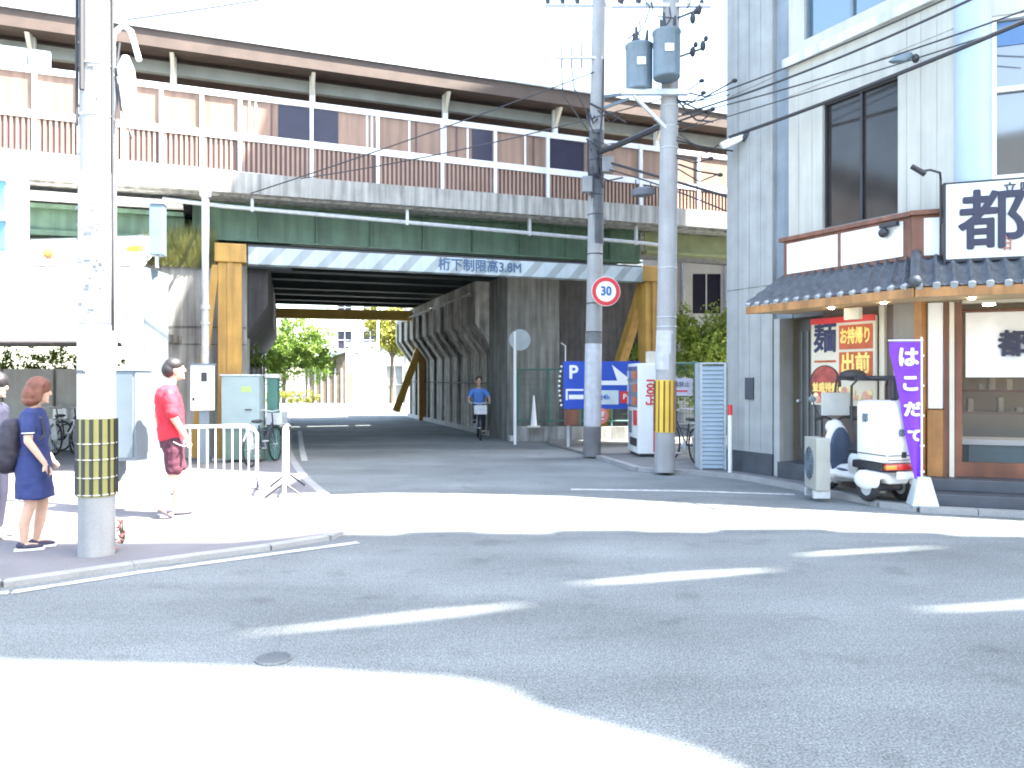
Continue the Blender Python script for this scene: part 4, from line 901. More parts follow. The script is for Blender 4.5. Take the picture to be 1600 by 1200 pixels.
# ---------------------------------------------------------------- vending machine, parking board, right side bits
vm = thing('vending_machine', (2.50,15.2,.05), R(4), 'white drink vending machine with red lettering on its side beside the pole', 'vending machine')
MB().bbox(.0,.62,0,.95,.06,1.86,.02).build('body', M_wht2, vm)
MB().box(.04,.58,.04,.9,0,.058).build('base', M_dark, vm)
MB().box(-.008,-.001,.08,.87,.98,1.80).build('display_window', mat('display_dark', (.16,.17,.18), .2), vm)
cols = [(.5,.08,.06),(.55,.45,.10),(.10,.30,.12),(.60,.58,.55),(.10,.16,.42),(.35,.16,.06)]
for k, c_ in enumerate(cols):
    b = MB()
    for row in range(3):
        for i in range(6):
            if (row*6+i*5+i//2) % 6 == k: b.cyl((-.022,.14+i*.13,1.03+row*.26),(-.022,.14+i*.13,1.19+row*.26),.012+.014,n=10)
    if b.v: b.build('drink_cans', mat('can%d' % k, c_, .35, var=.05), vm, True)
b = MB()
for row in range(3): b.box(-.04,-.009,.09,.86,1.0+row*.26,1.02+row*.26)
b.build('shelf', M_cab, vm)
MB().box(-.014,-.001,.10,.40,.62,.92).build('poster_patch', M_red, vm); MB().box(-.014,-.001,.12,.70,.20,.36).build('delivery_slot', M_dark, vm); MB().box(-.014,-.001,.55,.80,.45,.90).build('coin_panel', M_cab, vm)
tv = text('100円', .22, Matrix.Translation((.235,-.006,1.30)) @ Matrix.Rotation(R(90),4,'Y'), bold=.006, th=.003); tv.build('lettering', M_red, vm)
MB().box(.30,.36,-.003,-.001,.10,1.0).build('red_stripe', M_red, vm)
MB().bbox(.22,.46,.1,.3,1.862,2.10,.01).build('top_box', M_cream, vm)

pk = thing('parking_board', (1.17,17.4,0), R(2), 'blue parking board with white letter P and a white arrow behind the far pole', 'sign')
MB().box(0,1.75,0,.12,.92,2.0).build('board', M_blue, pk)
for x in (.12,1.6): MB().box(x-.03,x+.03,.13,.18,.05,1.95).build('leg', M_steel, pk)
text('P', .42, T(.22,-.006,1.74), bold=.012, th=.003).build('lettering', M_wht2, pk)
MB().add([(.50,-.006,1.56),(1.22,-.006,1.56),(1.10,-.006,1.92),(1.60,-.006,1.52),(1.60,-.006,1.46),(.50,-.006,1.46)],[(0,1,4,5),(1,2,3,4)]).build('arrow', M_wht2, pk, fix=False)
MB().box(.05,.45,-.006,-.001,1.33,1.37).box(.05,.09,-.006,-.001,1.12,1.33).box(.12,.45,-.006,-.001,1.14,1.24).build('lettering', M_wht2, pk)
MB().box(.62,1.25,-.006,-.001,1.02,1.34).build('notice', mat('pale_notice', (.50,.60,.62), .6), pk); MB().box(1.28,1.5,-.008,-.001,1.05,1.32).build('red_notice', M_red, pk)
text('24h', .16, T(.93,-.009,1.18), bold=.003, th=.002).build('lettering', M_blue, pk); text('P', .16, T(1.39,-.011,1.19), bold=.004, th=.002).build('lettering', M_wht2, pk)
b = MB()
for i in range(9): b.sph((-.05-.05*math.sin(i*.4),.02,1.0+i*.11),.028,8)
b.build('bulb_string', M_wht2, pk, True)
MB().cyl((.82,-.02,.76),(.82,.02,.76),.19,n=26).build('round_notice', mat('coral_sign', (.65,.20,.16), .5), pk); MB().box(.02,.35,.0,.05,.55,.90).build('brown_notice', M_woodD, pk)
text('空', .22, T(.82,-.028,.76), bold=.004, th=.003).build('lettering', M_wht2, pk)
MB().tube([(.05,.1,2.0),(.05,.1,2.35),(-.05,.1,2.42)],.012).build('lamp_stem', M_steel, pk, True)

fs_ = thing('green_fence', (2.9,14.9,.05), R(0), 'short green wire fence between the transformer pole and the slatted cabinet', 'green fence')
b = MB()
for i in range(22): b.cyl((.06*i,0,.1),(.06*i,0,1.85),.004,n=4,cap=False)
for i in range(10): b.cyl((0,0,.2+.17*i),(1.3,0,.2+.17*i),.004,n=4,cap=False)
b.build('mesh_panel', M_fenG, fs_); MB().tube([(0,0,1.85),(1.3,0,1.85)],.02).build('rail', M_fenG, fs_, True)
for x in (0,.65,1.3): MB().cyl((x,0,0),(x,0,1.9),.022,n=8).build('post', M_fenG, fs_, True)
MB().bbox(.05,.60,-.03,-.012,1.22,1.56,.006).build('notice', mat('violet_notice', (.52,.50,.58), .6), fs_)
text('駐輪禁止', .11, T(.325,-.033,1.44), bold=.002, th=.002).build('lettering', M_trans, fs_); MB().box(.12,.5,-.034,-.031,1.30,1.33).build('notice_line', M_red, fs_)
sc2 = thing('slatted_cabinet', (3.22,13.15,.05), R(-4), 'tall blue-grey slatted cabinet standing against the grey building corner', 'cabinet')
MB().box(.04,.40,.03,.50,0,1.78).build('core', M_trans, sc2)
b = MB()
for i in range(24): b.prof([(.0,.02+i*.073),(.03,.02+i*.073),(.03,.085+i*.073),(.018,.085+i*.073)],.04,.40,'x')
b.build('slats', mat('slat_grey', (.30,.38,.44), .45, .2, var=.08), sc2)
MB().box(-.0,.038,-.01,.5,0,1.80).box(.402,.44,-.01,.5,0,1.80).box(-.0,.44,-.012,.5,1.802,1.83).build('frame', mat('frame_pale', (.46,.50,.53), .45), sc2)
mn = thing('marker_post', (3.62,12.75,.05), 0, 'short white post with a red reflector beside the slatted cabinet', 'post')
MB().cyl((0,0,0),(0,0,1.05),.035,n=12).build('post', M_white, mn, True); MB().cyl((0,0,.95),(0,0,1.12),.038,n=12).build('reflector', M_red, mn, True)

# ---------------------------------------------------------------- bicycles
def bicycle(loc, rz, label, frame_m, grp='bicycles'):
    t = thing('bicycle', loc, rz, label, 'bicycle', grp)
    for x, nm in ((0,'wheel'),(1.06,'wheel')):
        w_ = MB().torus((x,0,.33),.31,.019,n=36,k=6).build(nm, M_tyre, t, True)
        b = MB()
        for i in range(14): b.cyl((x,0,.33),(x+.30*math.cos(i*.449),0,.33+.30*math.sin(i*.449)),.0022,n=3,cap=False)
        b.cyl((x,-.04,.33),(x,.04,.33),.02,n=8).build('spokes', M_steel, w_)
    MB().tube([(0,.0,.33),(.42,0,.30),(.90,0,.74)],.016,6).tube([(.42,0,.30),(.32,0,.72)],.016,6).tube([(0,0,.33),(.34,0,.62)],.010,6).tube([(.34,0,.60),(.91,0,.62)],.014,6).tube([(1.06,0,.33),(.96,0,.55),(.89,0,.92)],.015,6).build('frame', frame_m, t, True)
    MB().tube([(.78,.28,.95),(.88,.16,.98),(.89,0,.95),(.88,-.16,.98),(.78,-.28,.95)],.012,6).build('handlebar', M_steel, t, True)
    b = MB(); b.sph((.28,0,.80),(.13,.075,.035),12); b.sph((.20,0,.80),(.06,.10,.035),12); blob(b,'saddle', M_dark, t, .012, 2)
    MB().cyl((.42,-.09,.30),(.42,.09,.30),.012).bar((.42,.09,.30),(.50,.09,.16),.02,.012).bar((.42,-.09,.30),(.34,-.09,.44),.02,.012).box(.45,.55,.08,.16,.145,.165).box(.29,.39,-.16,-.08,.43,.45).cyl((.42,.05,.30),(.42,.056,.30),.09,n=20).build('crankset', M_steel, t)
    b = MB()
    for i in range(7): b.box(.98+i*.045,.985+i*.045,-.16,.16,.70,.92) if i in (0,6) else b.box(.98+i*.045,.985+i*.045,-.16,-.155,.70,.92).box(.98+i*.045,.985+i*.045,.155,.16,.70,.92)
    b.box(.98,1.26,-.16,.16,.695,.70).box(.975,1.26,-.165,-.155,.915,.925).box(.975,1.26,.155,.165,.915,.925); b.build('basket', M_steel, t)
    MB().tube([(-.30,0,.48),(-.18,0,.62),(0,0,.685),(.18,0,.64)],.018,6).bar((-.2,0,.74),(.2,0,.74),.12,.015).bar((-.1,.0,.74),(0,0,.33),.01,.12).build('mudguard_rack', M_steel, t)
    return t
bk1 = bicycle((-.93,20.9,0), R(-84), 'bicycle ridden towards the camera inside the underpass by the person in blue', M_ink)
dup(bk1, (3.35,14.0,.05), R(100), 'parked bicycle between the transformer pole and the slatted cabinet, nearer the pole')
b2 = dup(bk1, (3.62,14.1,.05), R(80), 'parked bicycle right next to the slatted cabinet, behind its left side')
for i, (x, y, a, l) in enumerate([(-9.9,15.6,82,'parked bicycle under the white shelter, left one of the row'),(-9.35,15.7,96,'parked bicycle under the white shelter, middle of the row behind the woman'),(-8.8,15.6,88,'parked bicycle under the white shelter, right one of the row')]):
    dup(bk1, (x,y,.035), R(a), l)
dup(bk1, (-4.62,13.6,.035), R(84), 'parked bicycle seen from behind beside the green post at the tunnel mouth')

# ---------------------------------------------------------------- people (one continuous skin each; clothes and hair are children)
def hand(b, wv, d, side, curl=.5, k=1):
    w0 = Vector(wv); d = Vector(d).normalized(); s = Vector((0,1,0)); s = (s-d*s.dot(d)).normalized(); nrm = d.cross(s).normalized()
    pc = w0+d*.045*k; b.cap(w0, w0+d*.07*k, .019*k, .021*k)
    for i, (off, ln) in enumerate(((-.022,.062),(-.008,.072),(.007,.068),(.021,.052))):
        a = w0+d*.065*k+nrm*off*k; m_ = a+d*ln*.55*k+s*side*-.008*k*curl; e = m_+(d*(1-curl)+s*side*-1*curl).normalized()*ln*.45*k
        b.cap(a, m_, .0085*k, .0080*k, 8); b.cap(m_, e, .0080*k, .0068*k, 8)
    a = w0+d*.02*k-nrm*.018*k; e = a+(d*.8-nrm*.5-s*side*.3).normalized()*.055*k; b.cap(a, e, .011*k, .008*k, 8)
def head(b, c, k=1, yaw=0, tilt=0):
    M = Matrix.Translation(c) @ Matrix.Rotation(yaw,4,'Z') @ Matrix.Rotation(tilt,4,'Y'); hb = MB()
    hb.sph((0,0,.015),(.092*k,.074*k,.105*k),20); hb.sph((.022*k,0,-.055*k),(.062*k,.054*k,.058*k),14); hb.sph((.094*k,0,-.012*k),(.018*k,.012*k,.022*k),10); hb.cap(Vector((.082,0,.02))*k,Vector((.098,0,-.015))*k,.008*k,.012*k,8)
    hb.sph((.078*k,0,-.062*k),(.014*k,.022*k,.009*k),10); hb.sph((.075*k,0,-.095*k),(.018*k,.02*k,.014*k),10); hb.sph((.070*k,0,.035*k),(.022*k,.045*k,.010*k),10)
    for y in (-1,1): hb.sph((-.005*k,y*.075*k,-.008*k),(.018*k,.010*k,.030*k),10); hb.sph((.058*k,y*.038*k,-.025*k),(.02*k,.018*k,.018*k),10)
    b.add([M @ Vector(p) for p in hb.v], hb.f); return M
def eyes(M, parent, k=1):
    e = MB(); h = MB()
    for y in (-1,1): e.add(*(lambda q: ([M @ Vector(p) for p in q.v], q.f))(MB().sph((.079*k,y*.030*k,.008*k),(.009*k,.013*k,.006*k),8)))
    e.build('eyes', M_ink, parent, True)

def person(loc, rz, label): return thing('person', loc, rz, label, 'person')
M_navy = mat('navy_cloth', (.022,.035,.13), .85, bump=1.0, var=.15, scale=8); M_hairR = mat('red_brown_hair', (.16,.055,.032), .6, bump=.8, var=.25, scale=25); M_hairB = mat('black_hair', (.016,.014,.015), .5, var=.2, scale=25)
# woman in navy dress, facing right
wm = person((-4.40,7.08,.04), R(20), 'woman in a navy dress with a reddish bob standing beside the big utility pole')
b = MB()
b.loft([(0,0,.72,.08,.12),(-.01,0,.80,.115,.155),(0,0,.95,.09,.125),(.0,0,1.08,.10,.135),(-.01,0,1.20,.095,.165),(-.01,0,1.27,.06,.12),(0,0,1.31,.03,.04)])
b.cap((-.005,0,1.25),(.015,0,1.36),.045,.042)
for y, kx, ax in ((.075,.05,.0),(-.075,-.02,-.07)):
    b.cap((-.005,y,.78),(kx,y*.95,.42),.082,.052); b.cap((kx,y*.95,.42),(kx-.02+ax*.4,y*.9,.26),.052,.050); b.cap((kx-.02+ax*.4,y*.9,.26),(ax,y*.85,.085),.050,.031)
    b.cap((ax-.02,y*.85,.045),(ax+.10,y*.9,.03),.030,.028)
for y, el, wr in ((-.155,(-.01,-.20,1.0),(.12,-.20,.80)),(.155,(-.03,.20,1.0),(.10,.17,.82))):
    b.cap((-.01,y,1.235),el,.044,.036); b.cap(el,wr,.036,.023); hand(b, wr, (.42,0,-.8), 1 if y < 0 else -1, .55, .95)
Mh = head(b, (.035,0,1.445), .98, 0, .08); blob(b, 'body', M_skin, wm, .0075, 3); eyes(Mh, wm, .98)
b = MB(); b.loft([(.0,0,.47,.155,.185),(.0,0,.55,.150,.182),(-.01,0,.78,.135,.172),(0,0,.95,.108,.142),(.0,0,1.08,.115,.150),(-.01,0,1.19,.108,.175),(-.01,0,1.25,.09,.165),(-.005,0,1.29,.06,.09)],26)
b.cap((-.01,-.14,1.24),(-.012,-.19,1.09),.058,.052); b.cap((-.01,.14,1.24),(-.015,.19,1.09),.058,.052)
blob(b, 'dress', M_navy, wm, .011, 2, .035)
MB().torus((-.012,-.192,1.075),.047,.006,'z').build('sleeve_trim', M_wht2, wm, True)
b = MB(); b.sph((.028,0,1.485),(.106,.096,.102),20); b.cap((.075,.075,1.50),(.055,.085,1.37),.026,.022); b.cap((.075,-.075,1.50),(.055,-.085,1.37),.026,.022); b.sph((-.02,0,1.42),(.088,.098,.09),18); b.sph((-.025,0,1.36),(.080,.092,.06),16); b.cap((.045,.072,1.47),(.035,.078,1.36),.028,.022); b.cap((.045,-.072,1.47),(.035,-.078,1.36),.028,.022)
blob(b, 'hair', M_hairR, wm, .009, 2)
for y, ax in ((.064,.0),(-.064,-.07)):
    b = MB(); b.sph((ax+.045,y,.030),(.115,.042,.030),14); b.sph((ax-.02,y,.045),(.05,.038,.035),12); sh_ = blob(b, 'shoe', M_ink, wm, .008, 2)
    MB().bbox(ax-.075,ax+.165,y-.040,y+.040,-.004,.018,.008).build('sole', M_wht2, sh_, True)
MB().tube([(-.06,-.12,1.26),(.08,-.11,1.20),(.10,-.12,1.05),(-.08,-.13,.88)],.012).tube([(-.06,.12,1.26),(.08,.11,1.20),(.10,.12,1.05),(-.08,.13,.88)],.012).build('straps', M_dark, wm, True)
bp = thing('backpack', (-4.40,7.08,.04), R(20), 'black backpack carried on the back of the woman in the navy dress', 'backpack')
b = MB(); b.sph((-.20,0,.95),(.11,.15,.24),18); b.sph((-.23,0,.84),(.11,.14,.15),16); b.sph((-.16,0,1.08),(.07,.12,.12),14)
blob(b, 'bag', mat('backpack_black', (.025,.022,.035), .7, var=.25, scale=20), bp, .012, 2, .05)
MB().tube([(-.305,-.10,1.0),(-.325,0,1.01),(-.305,.10,1.0)],.006).bbox(-.35,-.33,-.06,.06,.80,.83,.004).build('zip', M_cab, bp)
ph = thing('mobile_phone', (-4.40,7.08,.04), R(20), 'black mobile phone held in the lowered hand of the woman in navy', 'phone')
MB().bbox(.150,.162,-.245,-.185,.665,.785,.004).build('case', M_ink, ph); MB().box(.1622,.1635,-.238,-.192,.675,.775).build('screen', M_dark, ph)

# companion cut off by the left edge
cm = person((-5.10,7.55,.04), R(5), 'dark-haired person in a black top mostly cut off by the left edge')
b = MB(); b.loft([(0,0,.80,.10,.15),(0,0,.95,.085,.13),(0,0,1.10,.10,.15),(-.01,0,1.24,.095,.175),(-.01,0,1.31,.06,.12),(0,0,1.35,.03,.04)]); b.cap((-.005,0,1.28),(.015,0,1.40),.047,.044)
for y in (.08,-.08): b.cap((0,y,.80),(.02,y,.45),.085,.055); b.cap((.02,y,.45),(-.01,y,.09),.055,.034); b.cap((-.02,y,.045),(.12,y*1.1,.03),.03,.028)
for y in (-.165,.165): b.cap((-.01,y,1.27),(-.02,y*1.25,1.02),.045,.037); b.cap((-.02,y*1.25,1.02),(.12,y*1.2,.86),.037,.024); hand(b,(.12,y*1.2,.86),(.5,0,-.7),1,.5,.95)
Mh = head(b, (.035,0,1.49), 1, 0, .1); blob(b, 'body', M_skin, cm, .009, 3); eyes(Mh, cm)
b = MB(); b.loft([(0,0,.85,.125,.165),(0,0,1.0,.105,.15),(0,0,1.12,.112,.165),(-.01,0,1.24,.108,.185),(-.01,0,1.32,.07,.11)],24); b.cap((-.01,-.15,1.27),(-.02,-.20,1.08),.06,.055); b.cap((-.01,.15,1.27),(-.02,.20,1.08),.06,.055); blob(b,'shirt', M_ink, cm, .012, 2, .035)
b = MB(); b.loft([(0,0,.80,.115,.165),(0,0,.90,.11,.16)],20)
for y in (.085,-.085): b.cap((0,y,.82),(.02,y,.45),.095,.07); b.cap((.02,y,.45),(-.01,y,.12),.07,.055)
blob(b,'trousers', M_ink, cm, .013, 3)
b = MB(); b.sph((.03,0,1.535),(.112,.098,.105),18); b.sph((-.03,0,1.44),(.10,.10,.15),16); b.cap((.07,-.08,1.54),(.04,-.085,1.36),.03,.025); blob(b,'hair', M_hairB, cm, .010, 2)
for y in (.085,-.085):
    b = MB(); b.sph((.04,y,.035),(.13,.045,.035),14); b.build('shoe', M_wht2, cm, True)

# man in red T-shirt, mid-stride to the right
mn_ = person((-3.86,8.73,.04), R(32), 'man in a red T-shirt and dark red shorts striding right on the left footway')
b = MB()
b.loft([(0,0,.86,.10,.14),(0,0,.95,.12,.165),(-.02,0,1.08,.115,.15),(-.03,0,1.22,.12,.165),(-.05,0,1.38,.11,.195),(-.045,0,1.45,.07,.14),(-.03,0,1.49,.035,.05)])
b.cap((-.04,0,1.44),(.005,0,1.57),.056,.052)
b.cap((0,.09,.90),(.10,.09,.50),.095,.060); b.cap((.10,.09,.50),(.075,.09,.30),.060,.056); b.cap((.075,.09,.30),(.05,.09,.09),.056,.036); b.cap((.02,.09,.045),(.17,.10,.03),.036,.032)
b.cap((0,-.09,.90),(.0,-.09,.50),.095,.060); b.cap((.0,-.09,.50),(-.06,-.09,.32),.060,.055); b.cap((-.06,-.09,.32),(-.13,-.09,.15),.055,.036); b.cap((-.14,-.09,.12),(-.03,-.10,.035),.036,.030)
for y, el, wr, dr in ((-.20,(-.02,-.24,1.13),(.10,-.24,.92),(.35,0,-.9)),(.20,(-.12,.25,1.14),(-.06,.26,.90),(.1,0,-.9))):
    b.cap((-.05,y,1.40),el,.052,.043); b.cap(el,wr,.043,.028); hand(b, wr, dr, 1 if y < 0 else -1, .5, 1.05)
Mh = head(b, (.03,0,1.66), 1.03, -.15, -.08); blob(b, 'body', M_skin, mn_, .0075, 3); eyes(Mh, mn_, 1.03)
b = MB(); b.loft([(0,0,.87,.150,.185),(-.01,0,.96,.148,.185),(-.02,0,1.08,.14,.175),(-.03,0,1.22,.14,.185),(-.05,0,1.36,.132,.21),(-.05,0,1.44,.10,.18),(-.04,0,1.49,.062,.085)],28)
b.cap((-.05,-.18,1.40),(-.04,-.245,1.19),.070,.066); b.cap((-.05,.18,1.40),(-.09,.245,1.19),.070,.066)
blob(b, 'shirt', mat('red_cloth', (.52,.025,.045), .85, bump=1.0, var=.12, scale=7), mn_, .012, 2, .040)
b = MB(); b.loft([(0,0,.78,.125,.17),(0,0,.86,.14,.178),(0,0,.93,.138,.175)],24); b.cap((0,.09,.86),(.075,.095,.56),.108,.092); b.cap((0,-.09,.86),(.0,-.095,.56),.108,.092)
blob(b, 'shorts', mat('maroon_cloth', (.075,.018,.035), .85, bump=1.0, var=.3, scale=12), mn_, .012, 2, .045)
MB().tube([(-.02,-.195,.86),(.05,-.19,.82),(.11,-.16,.80)],.008).build('shorts_trim', M_wht2, mn_, True)
b = MB(); b.sph((.012,0,1.715),(.108,.090,.088),18); b.sph((-.038,0,1.665),(.082,.084,.095),16); hr = blob(b, 'hair', M_hairB, mn_, .009, 2)
b = MB(); b.sph((.11,.095,.012),(.14,.048,.014),14); b.build('sandal', M_ink, mn_, True)
b = MB(); b.bar((-.165,-.095,.085),(-.02,-.10,.005),.09,.018); b.cap((-.06,-.10,.075),(-.02,-.10,.06),.035,.02); b.build('sandal', M_ink, mn_, True)

# cyclist
cy = person((-.93,20.9,0), R(-84), 'cyclist in a light blue shirt riding towards the camera inside the underpass')
b = MB(); b.loft([(.28,0,.84,.10,.14),(.29,0,.95,.11,.15),(.33,0,1.10,.10,.14),(.38,0,1.26,.10,.18),(.40,0,1.34,.06,.13),(.41,0,1.38,.035,.05)]); b.cap((.40,0,1.33),(.44,0,1.45),.05,.05)
b.cap((.30,.09,.86),(.62,.10,.62),.085,.058); b.cap((.62,.10,.62),(.48,.11,.24),.056,.036); b.cap((.44,.11,.20),(.58,.12,.18),.034,.03)
b.cap((.30,-.09,.86),(.58,-.10,.80),.085,.058); b.cap((.58,-.10,.80),(.38,-.11,.52),.056,.036); b.cap((.34,-.11,.48),(.48,-.12,.46),.034,.03)
for y in (-1,1): b.cap((.38,y*.18,1.28),(.52,y*.27,1.10),.048,.040); b.cap((.52,y*.27,1.10),(.72,y*.27,1.0),.040,.028); hand(b,(.72,y*.27,1.0),(.9,0,-.15),y,.8,.95)
Mh = head(b, (.47,0,1.54), 1, 0, .05); blob(b, 'body', M_skin, cy, .009, 3); eyes(Mh, cy)
b = MB(); b.loft([(.27,0,.85,.13,.17),(.30,0,.98,.125,.165),(.34,0,1.12,.12,.16),(.38,0,1.26,.115,.195),(.40,0,1.35,.07,.12)],22)
for y in (-1,1): b.cap((.38,y*.17,1.28),(.48,y*.25,1.15),.066,.060)
blob(b, 'shirt', mat('light_blue_cloth', (.10,.24,.62), .8, bump=1.0, var=.1), cy, .013, 3)
b = MB(); b.loft([(.27,0,.80,.12,.16),(.28,0,.90,.12,.165)],20); b.cap((.30,.09,.86),(.62,.10,.62),.098,.07); b.cap((.62,.10,.62),(.49,.11,.28),.068,.052); b.cap((.30,-.09,.86),(.58,-.10,.80),.098,.07); b.cap((.58,-.10,.80),(.40,-.11,.56),.068,.052)
blob(b, 'trousers', M_ink, cy, .013, 3)
b = MB(); b.sph((.45,0,1.58),(.104,.09,.09),16); b.sph((.42,0,1.53),(.08,.086,.08),14); blob(b, 'hair', M_hairB, cy, .010, 2)
for x, y, z in ((.52,.12,.17),(.42,-.12,.455)): MB().sph((x,y,z),(.12,.045,.04),12).build('shoe', M_dark, cy, True)

# ---------------------------------------------------------------- beyond the underpass and to the right
tree('broadleaf_tree', (-11.9,40,0), 5, [((.0,0,3.2),1.45),((1.5,0,3.0),1.2),((-1.1,.3,2.9),1.3),((1.9,.2,3.7),.8),((.6,-.2,4.1),.9),((-.3,.2,2.0),1.0),((1.7,.3,2.0),.7)], 9000, .10, M_leaf, 'bright green round tree seen through the left half of the underpass')
tree('broadleaf_tree', (-6.6,42,0), 6, [((0,0,4.3),1.2),((1.1,0,4.6),1.0),((-.9,0,4.8),.8),((.4,0,3.5),.8)], 6000, .10, M_leaf2, 'yellow-green tree seen through the right half of the underpass')
tree('broadleaf_tree', (5.4,21.6,0), 4, [((0,0,2.4),.9),((.8,.3,2.9),.85),((-.5,.2,3.0),.6),((-.9,.2,2.0),.6),((.3,.1,1.4),.8),((-1.6,.4,2.2),.55),((1.2,0,1.6),.7),((-1.0,0,1.2),.6)], 13000, .07, leafmat('leaf_fresh', (.16,.24,.035), (.36,.44,.08)), 'bright green bushy tree between the yellow right post and the grey building', .07)
ys = leaves([((-13.0+.5*i, 38.2, .65), .42) for i in range(7)], 2500, .06)
tag(ys.build('shrub_bed', M_leaf2, fix=False), 'yellow-green flowering shrubs behind the white kerb at the far end of the underpass', 'shrubs')
fk = thing('low_wall', (-14,36.4,0), 0, 'long low white kerb wall across the far end of the underpass', 'wall')
MB().bbox(0,9.0,0,.25,0,.42,.02).build('wall', M_whitec, fk); MB().box(0,9.0,-.1,-.002,0,.16).build('footing', M_conc, fk)
def block(name, loc, rz, w_, d_, h, m, label, win, wm_=M_win, roofm=None):
    t = thing(name, loc, rz, label, 'building', 'buildings around the crossing')
    holes(MB(), 0, w_, 0, h, 0, .3, win).build('wall', m, t); MB().box(0.01,w_-.01,.31,d_,0,h-.01).build('core', m, t)
    for a, c, e, f_ in win:
        q = MB().box(a,c,.15,.18,e,f_).build('window', wm_, t); MB().box((a+c)/2-.03,(a+c)/2+.03,.10,.148,e,f_).box(a,c,.10,.148,(e+f_)/2-.02,(e+f_)/2+.02).build('frame', M_rail, q)
    MB().box(-.2,w_+.2,-.2,d_+.2,h,h+.25).build('roof', roofm or M_concL, t)
    return t
block('shop_house', (-10.0,47,0), 0, 6.0, 6, 3.6, M_whiteW, 'pale low shop building with a grey shutter seen through the underpass', [(2.3,3.3,.1,2.4),(4.3,5.4,1.0,2.3)], mat('shutter_grey', (.20,.22,.23), .5))
block('apartment_block', (-16,66,0), 0, 15, 8, 9.5, M_whiteW, 'tall pale apartment building farthest beyond the underpass', [(1+2.2*i,2.2+2.2*i,1.4+2.8*j_,2.9+2.8*j_) for i in range(6) for j_ in range(3)])
vh = thing('curved_roof_hall', (-11.9,44,0), 0, 'low hall with a curved grey roof behind the bright green tree', 'building')
pts_ = [(2.6*i/12, 2.35+1.0*math.sin(math.pi*.5*i/12)) for i in range(13)]
MB().prof(pts_+[(2.6,3.2),(0,2.25)], -.3, 3).build('roof', mat('roof_grey', (.26,.29,.32), .5), vh); MB().prof([(0.05,0),(2.55,0),(2.55,3.19),(.05,2.24)],0,2.8).build('wall', mat('hall_brown', (.14,.11,.08), .7, var=.3), vh)
for i in range(6): MB().box(.2+i*.38,.3+i*.38,-.04,-.001,.1,2.2).build('mullion', M_concL, vh)
rp = thing('banner_sign', (-8.55,39.5,0), 0, 'upright white and red banner sign beyond the underpass', 'sign')
MB().bbox(0,.42,0,.1,0,3.1,.01).build('panel', M_wht2, rp); MB().box(.04,.38,-.006,-.001,.3,1.9).build('red_panel', mat('faded_red', (.60,.20,.15), .6), rp)
tag(MB().cyl((-7.3,36.9,0),(-7.3,36.9,7),.07,.06,n=10).build('lamp_post', M_white, None, True), 'left slim white post standing beyond the far yellow beam', 'post', 'posts beyond the underpass')
tag(MB().cyl((-6.45,36.9,0),(-6.45,36.9,7),.06,.05,n=10).build('lamp_post', M_white, None, True), 'right slim white post standing beyond the far yellow beam', 'post', 'posts beyond the underpass')
tag(MB().cyl((-5.35,39,0),(-5.3,39,7.5),.17,.13,n=14).build('utility_pole', M_pole, None, True), 'grey concrete pole in front of the yellow-green tree beyond the underpass', 'utility pole')
nb = thing('notice_board', (-6.95,37.6,0), 0, 'small white notice board on posts beyond the underpass', 'sign')
MB().bbox(0,.42,0,.05,.95,1.65,.01).build('board', M_wht2, nb); MB().box(.05,.09,.05,.08,0,1.6).box(.33,.37,.05,.08,0,1.6).build('leg', M_steel, nb)
nb = dup(nb, (-4.95,36.8,0), 0, 'second white notice board beside the right wall end beyond the underpass')
wb = thing('white_building', (4.6,27,0), 0, 'bright white station building with a dark window behind the transformer pole', 'building')
holes(MB(), 0, 9, 0, 6.2, 0, .3, [(1.75,2.75,3.9,5.3),(3.3,4.4,3.9,5.3)]).build('wall', M_whitec, wb); MB().box(0,9,.31,6,0,6.19).build('core', M_whitec, wb)
for a in (1.75,3.3): q = MB().box(a,a+1.0,.1,.14,3.9,5.3).build('window', M_win, wb); MB().box(a+.48,a+.52,.06,.098,3.9,5.3).build('frame', M_white, q)
MB().box(-.2,9.2,-.3,6.2,6.2,6.4).build('roof', M_concL, wb)
for x in (1.1,1.4,2.9): MB().cyl((x,-.08,1.5),(x,-.08,6.1),.06,n=10).build('downpipe', M_steel, wb, True)
ap = block('apartment_block', (18,-26,0), math.pi, 38, 9, 14, mat('beige_render', (.42,.36,.28), .8, var=.1), 'beige apartment building behind the camera with rows of windows', [(1.2+3.0*i,2.9+3.0*i,1.2+3*j_,2.7+3*j_) for i in range(12) for j_ in range(4)])

# ---------------------------------------------------------------- added unseen walkway above the viewer, shaped to throw the large shadow on the crossing
ZC = 23.0; off = ZC/math.tan(SUN_EL); OX, OY = SH.x*off, SH.y*off
outer = [(24,2.5),(12,6.3),(8,7.15),(6.6,7.35),(6.6,7.52),(5.6,7.6),(5.55,7.8),(4.5,7.85),(4.4,8.02),(3.4,8.05),(3.3,8.2),(2.2,8.18),(2.1,8.02),(1.35,8.05),(1.3,8.14),(.45,8.12),(.4,7.95),(-.35,7.98),(-.4,8.08),(-1.1,8.02),(-1.15,7.88),(-1.8,7.92),(-2.2,7.62),(-2.7,7.38),(-7,7.25),
         (-7,5.15),(-3.6,4.95),(-3.2,4.75),(-3.35,4.45),(-2.9,4.35),(-2.0,4.28),(-1.05,4.2),(-.34,4.10),(-.02,3.95),(.15,3.7),(.45,3.5),(.8,3.3),(1.05,3.0),(1.3,2.4),(1.7,1.0),(3,-3),(24,-12)]
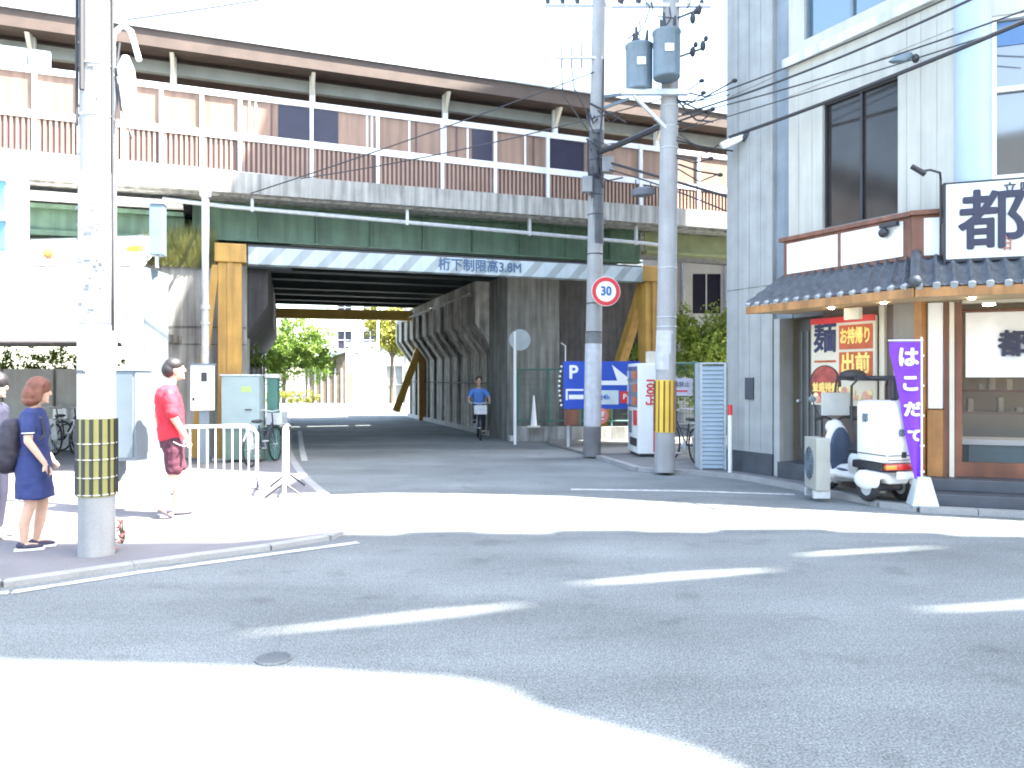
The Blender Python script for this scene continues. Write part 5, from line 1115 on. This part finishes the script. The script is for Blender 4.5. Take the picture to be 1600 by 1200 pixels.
hls = [[(-2.1,4.68),(-1.0,4.90),(-.3,5.12),(.30,5.52),(.0,5.50),(-.7,5.35),(-1.3,5.05)],
       [(.2,5.92),(1.0,5.98),(1.7,6.18),(2.5,6.52),(1.9,6.50),(1.3,6.42),(.8,6.2)],
       [(2.3,6.88),(3.0,6.98),(3.6,7.12),(4.4,7.38),(3.7,7.36),(2.9,7.2)],
       [(2.45,5.25),(3.2,5.30),(4.2,5.5),(5.4,5.62),(5.2,5.95),(4.2,5.80),(3.4,5.55)]]  # gaps that let sun streaks through onto the shaded road
cd = bpy.data.curves.new('occluder_slab', 'CURVE'); cd.dimensions = '2D'; cd.fill_mode = 'BOTH'; cd.extrude = .06
def shrink(pl):
    m_ = [((pl[0][0]*(1-t)+pl[3][0]*t), (pl[0][1]*(1-t)+pl[3][1]*t)) for t in (0,)]
    ax = Vector((pl[3][0]-pl[0][0], pl[3][1]-pl[0][1])).normalized(); n_ = Vector((-ax.y, ax.x)); o_ = Vector(pl[0]); return [tuple(o_+ax*(Vector(p)-o_).dot(ax)+n_*(Vector(p)-o_).dot(n_)*.52) for p in pl]
hls = [shrink(h_) for h_ in hls]
for poly in [outer]+hls:
    s_ = cd.splines.new('POLY'); s_.points.add(len(poly)-1); s_.use_cyclic_u = True
    for p_, q in zip(s_.points, poly): p_.co = (q[0]+OX, q[1]+OY, 0, 1)
co_ = bpy.data.objects.new('c', cd); C.objects.link(co_); bpy.context.view_layer.update()
me = bpy.data.meshes.new_from_object(co_.evaluated_get(bpy.context.evaluated_depsgraph_get())); bpy.data.objects.remove(co_)
wk = thing('shadow_occluder', (0,0,ZC), 0, 'added unseen walkway roof on steel columns above and behind the viewer', 'occluder')
me.materials.append(M_steel); ro = bpy.data.objects.new('roof', me); C.objects.link(ro); ro.parent = wk  # flat slab added out of view to shape the shadow
for x, y in ((9,-7),(16,-6),(22,-1),(9,-2.5),(20,-10)): MB().cyl((x,y,-ZC),(x,y,-.07),.18,n=12).build('column', M_steel, wk, True)
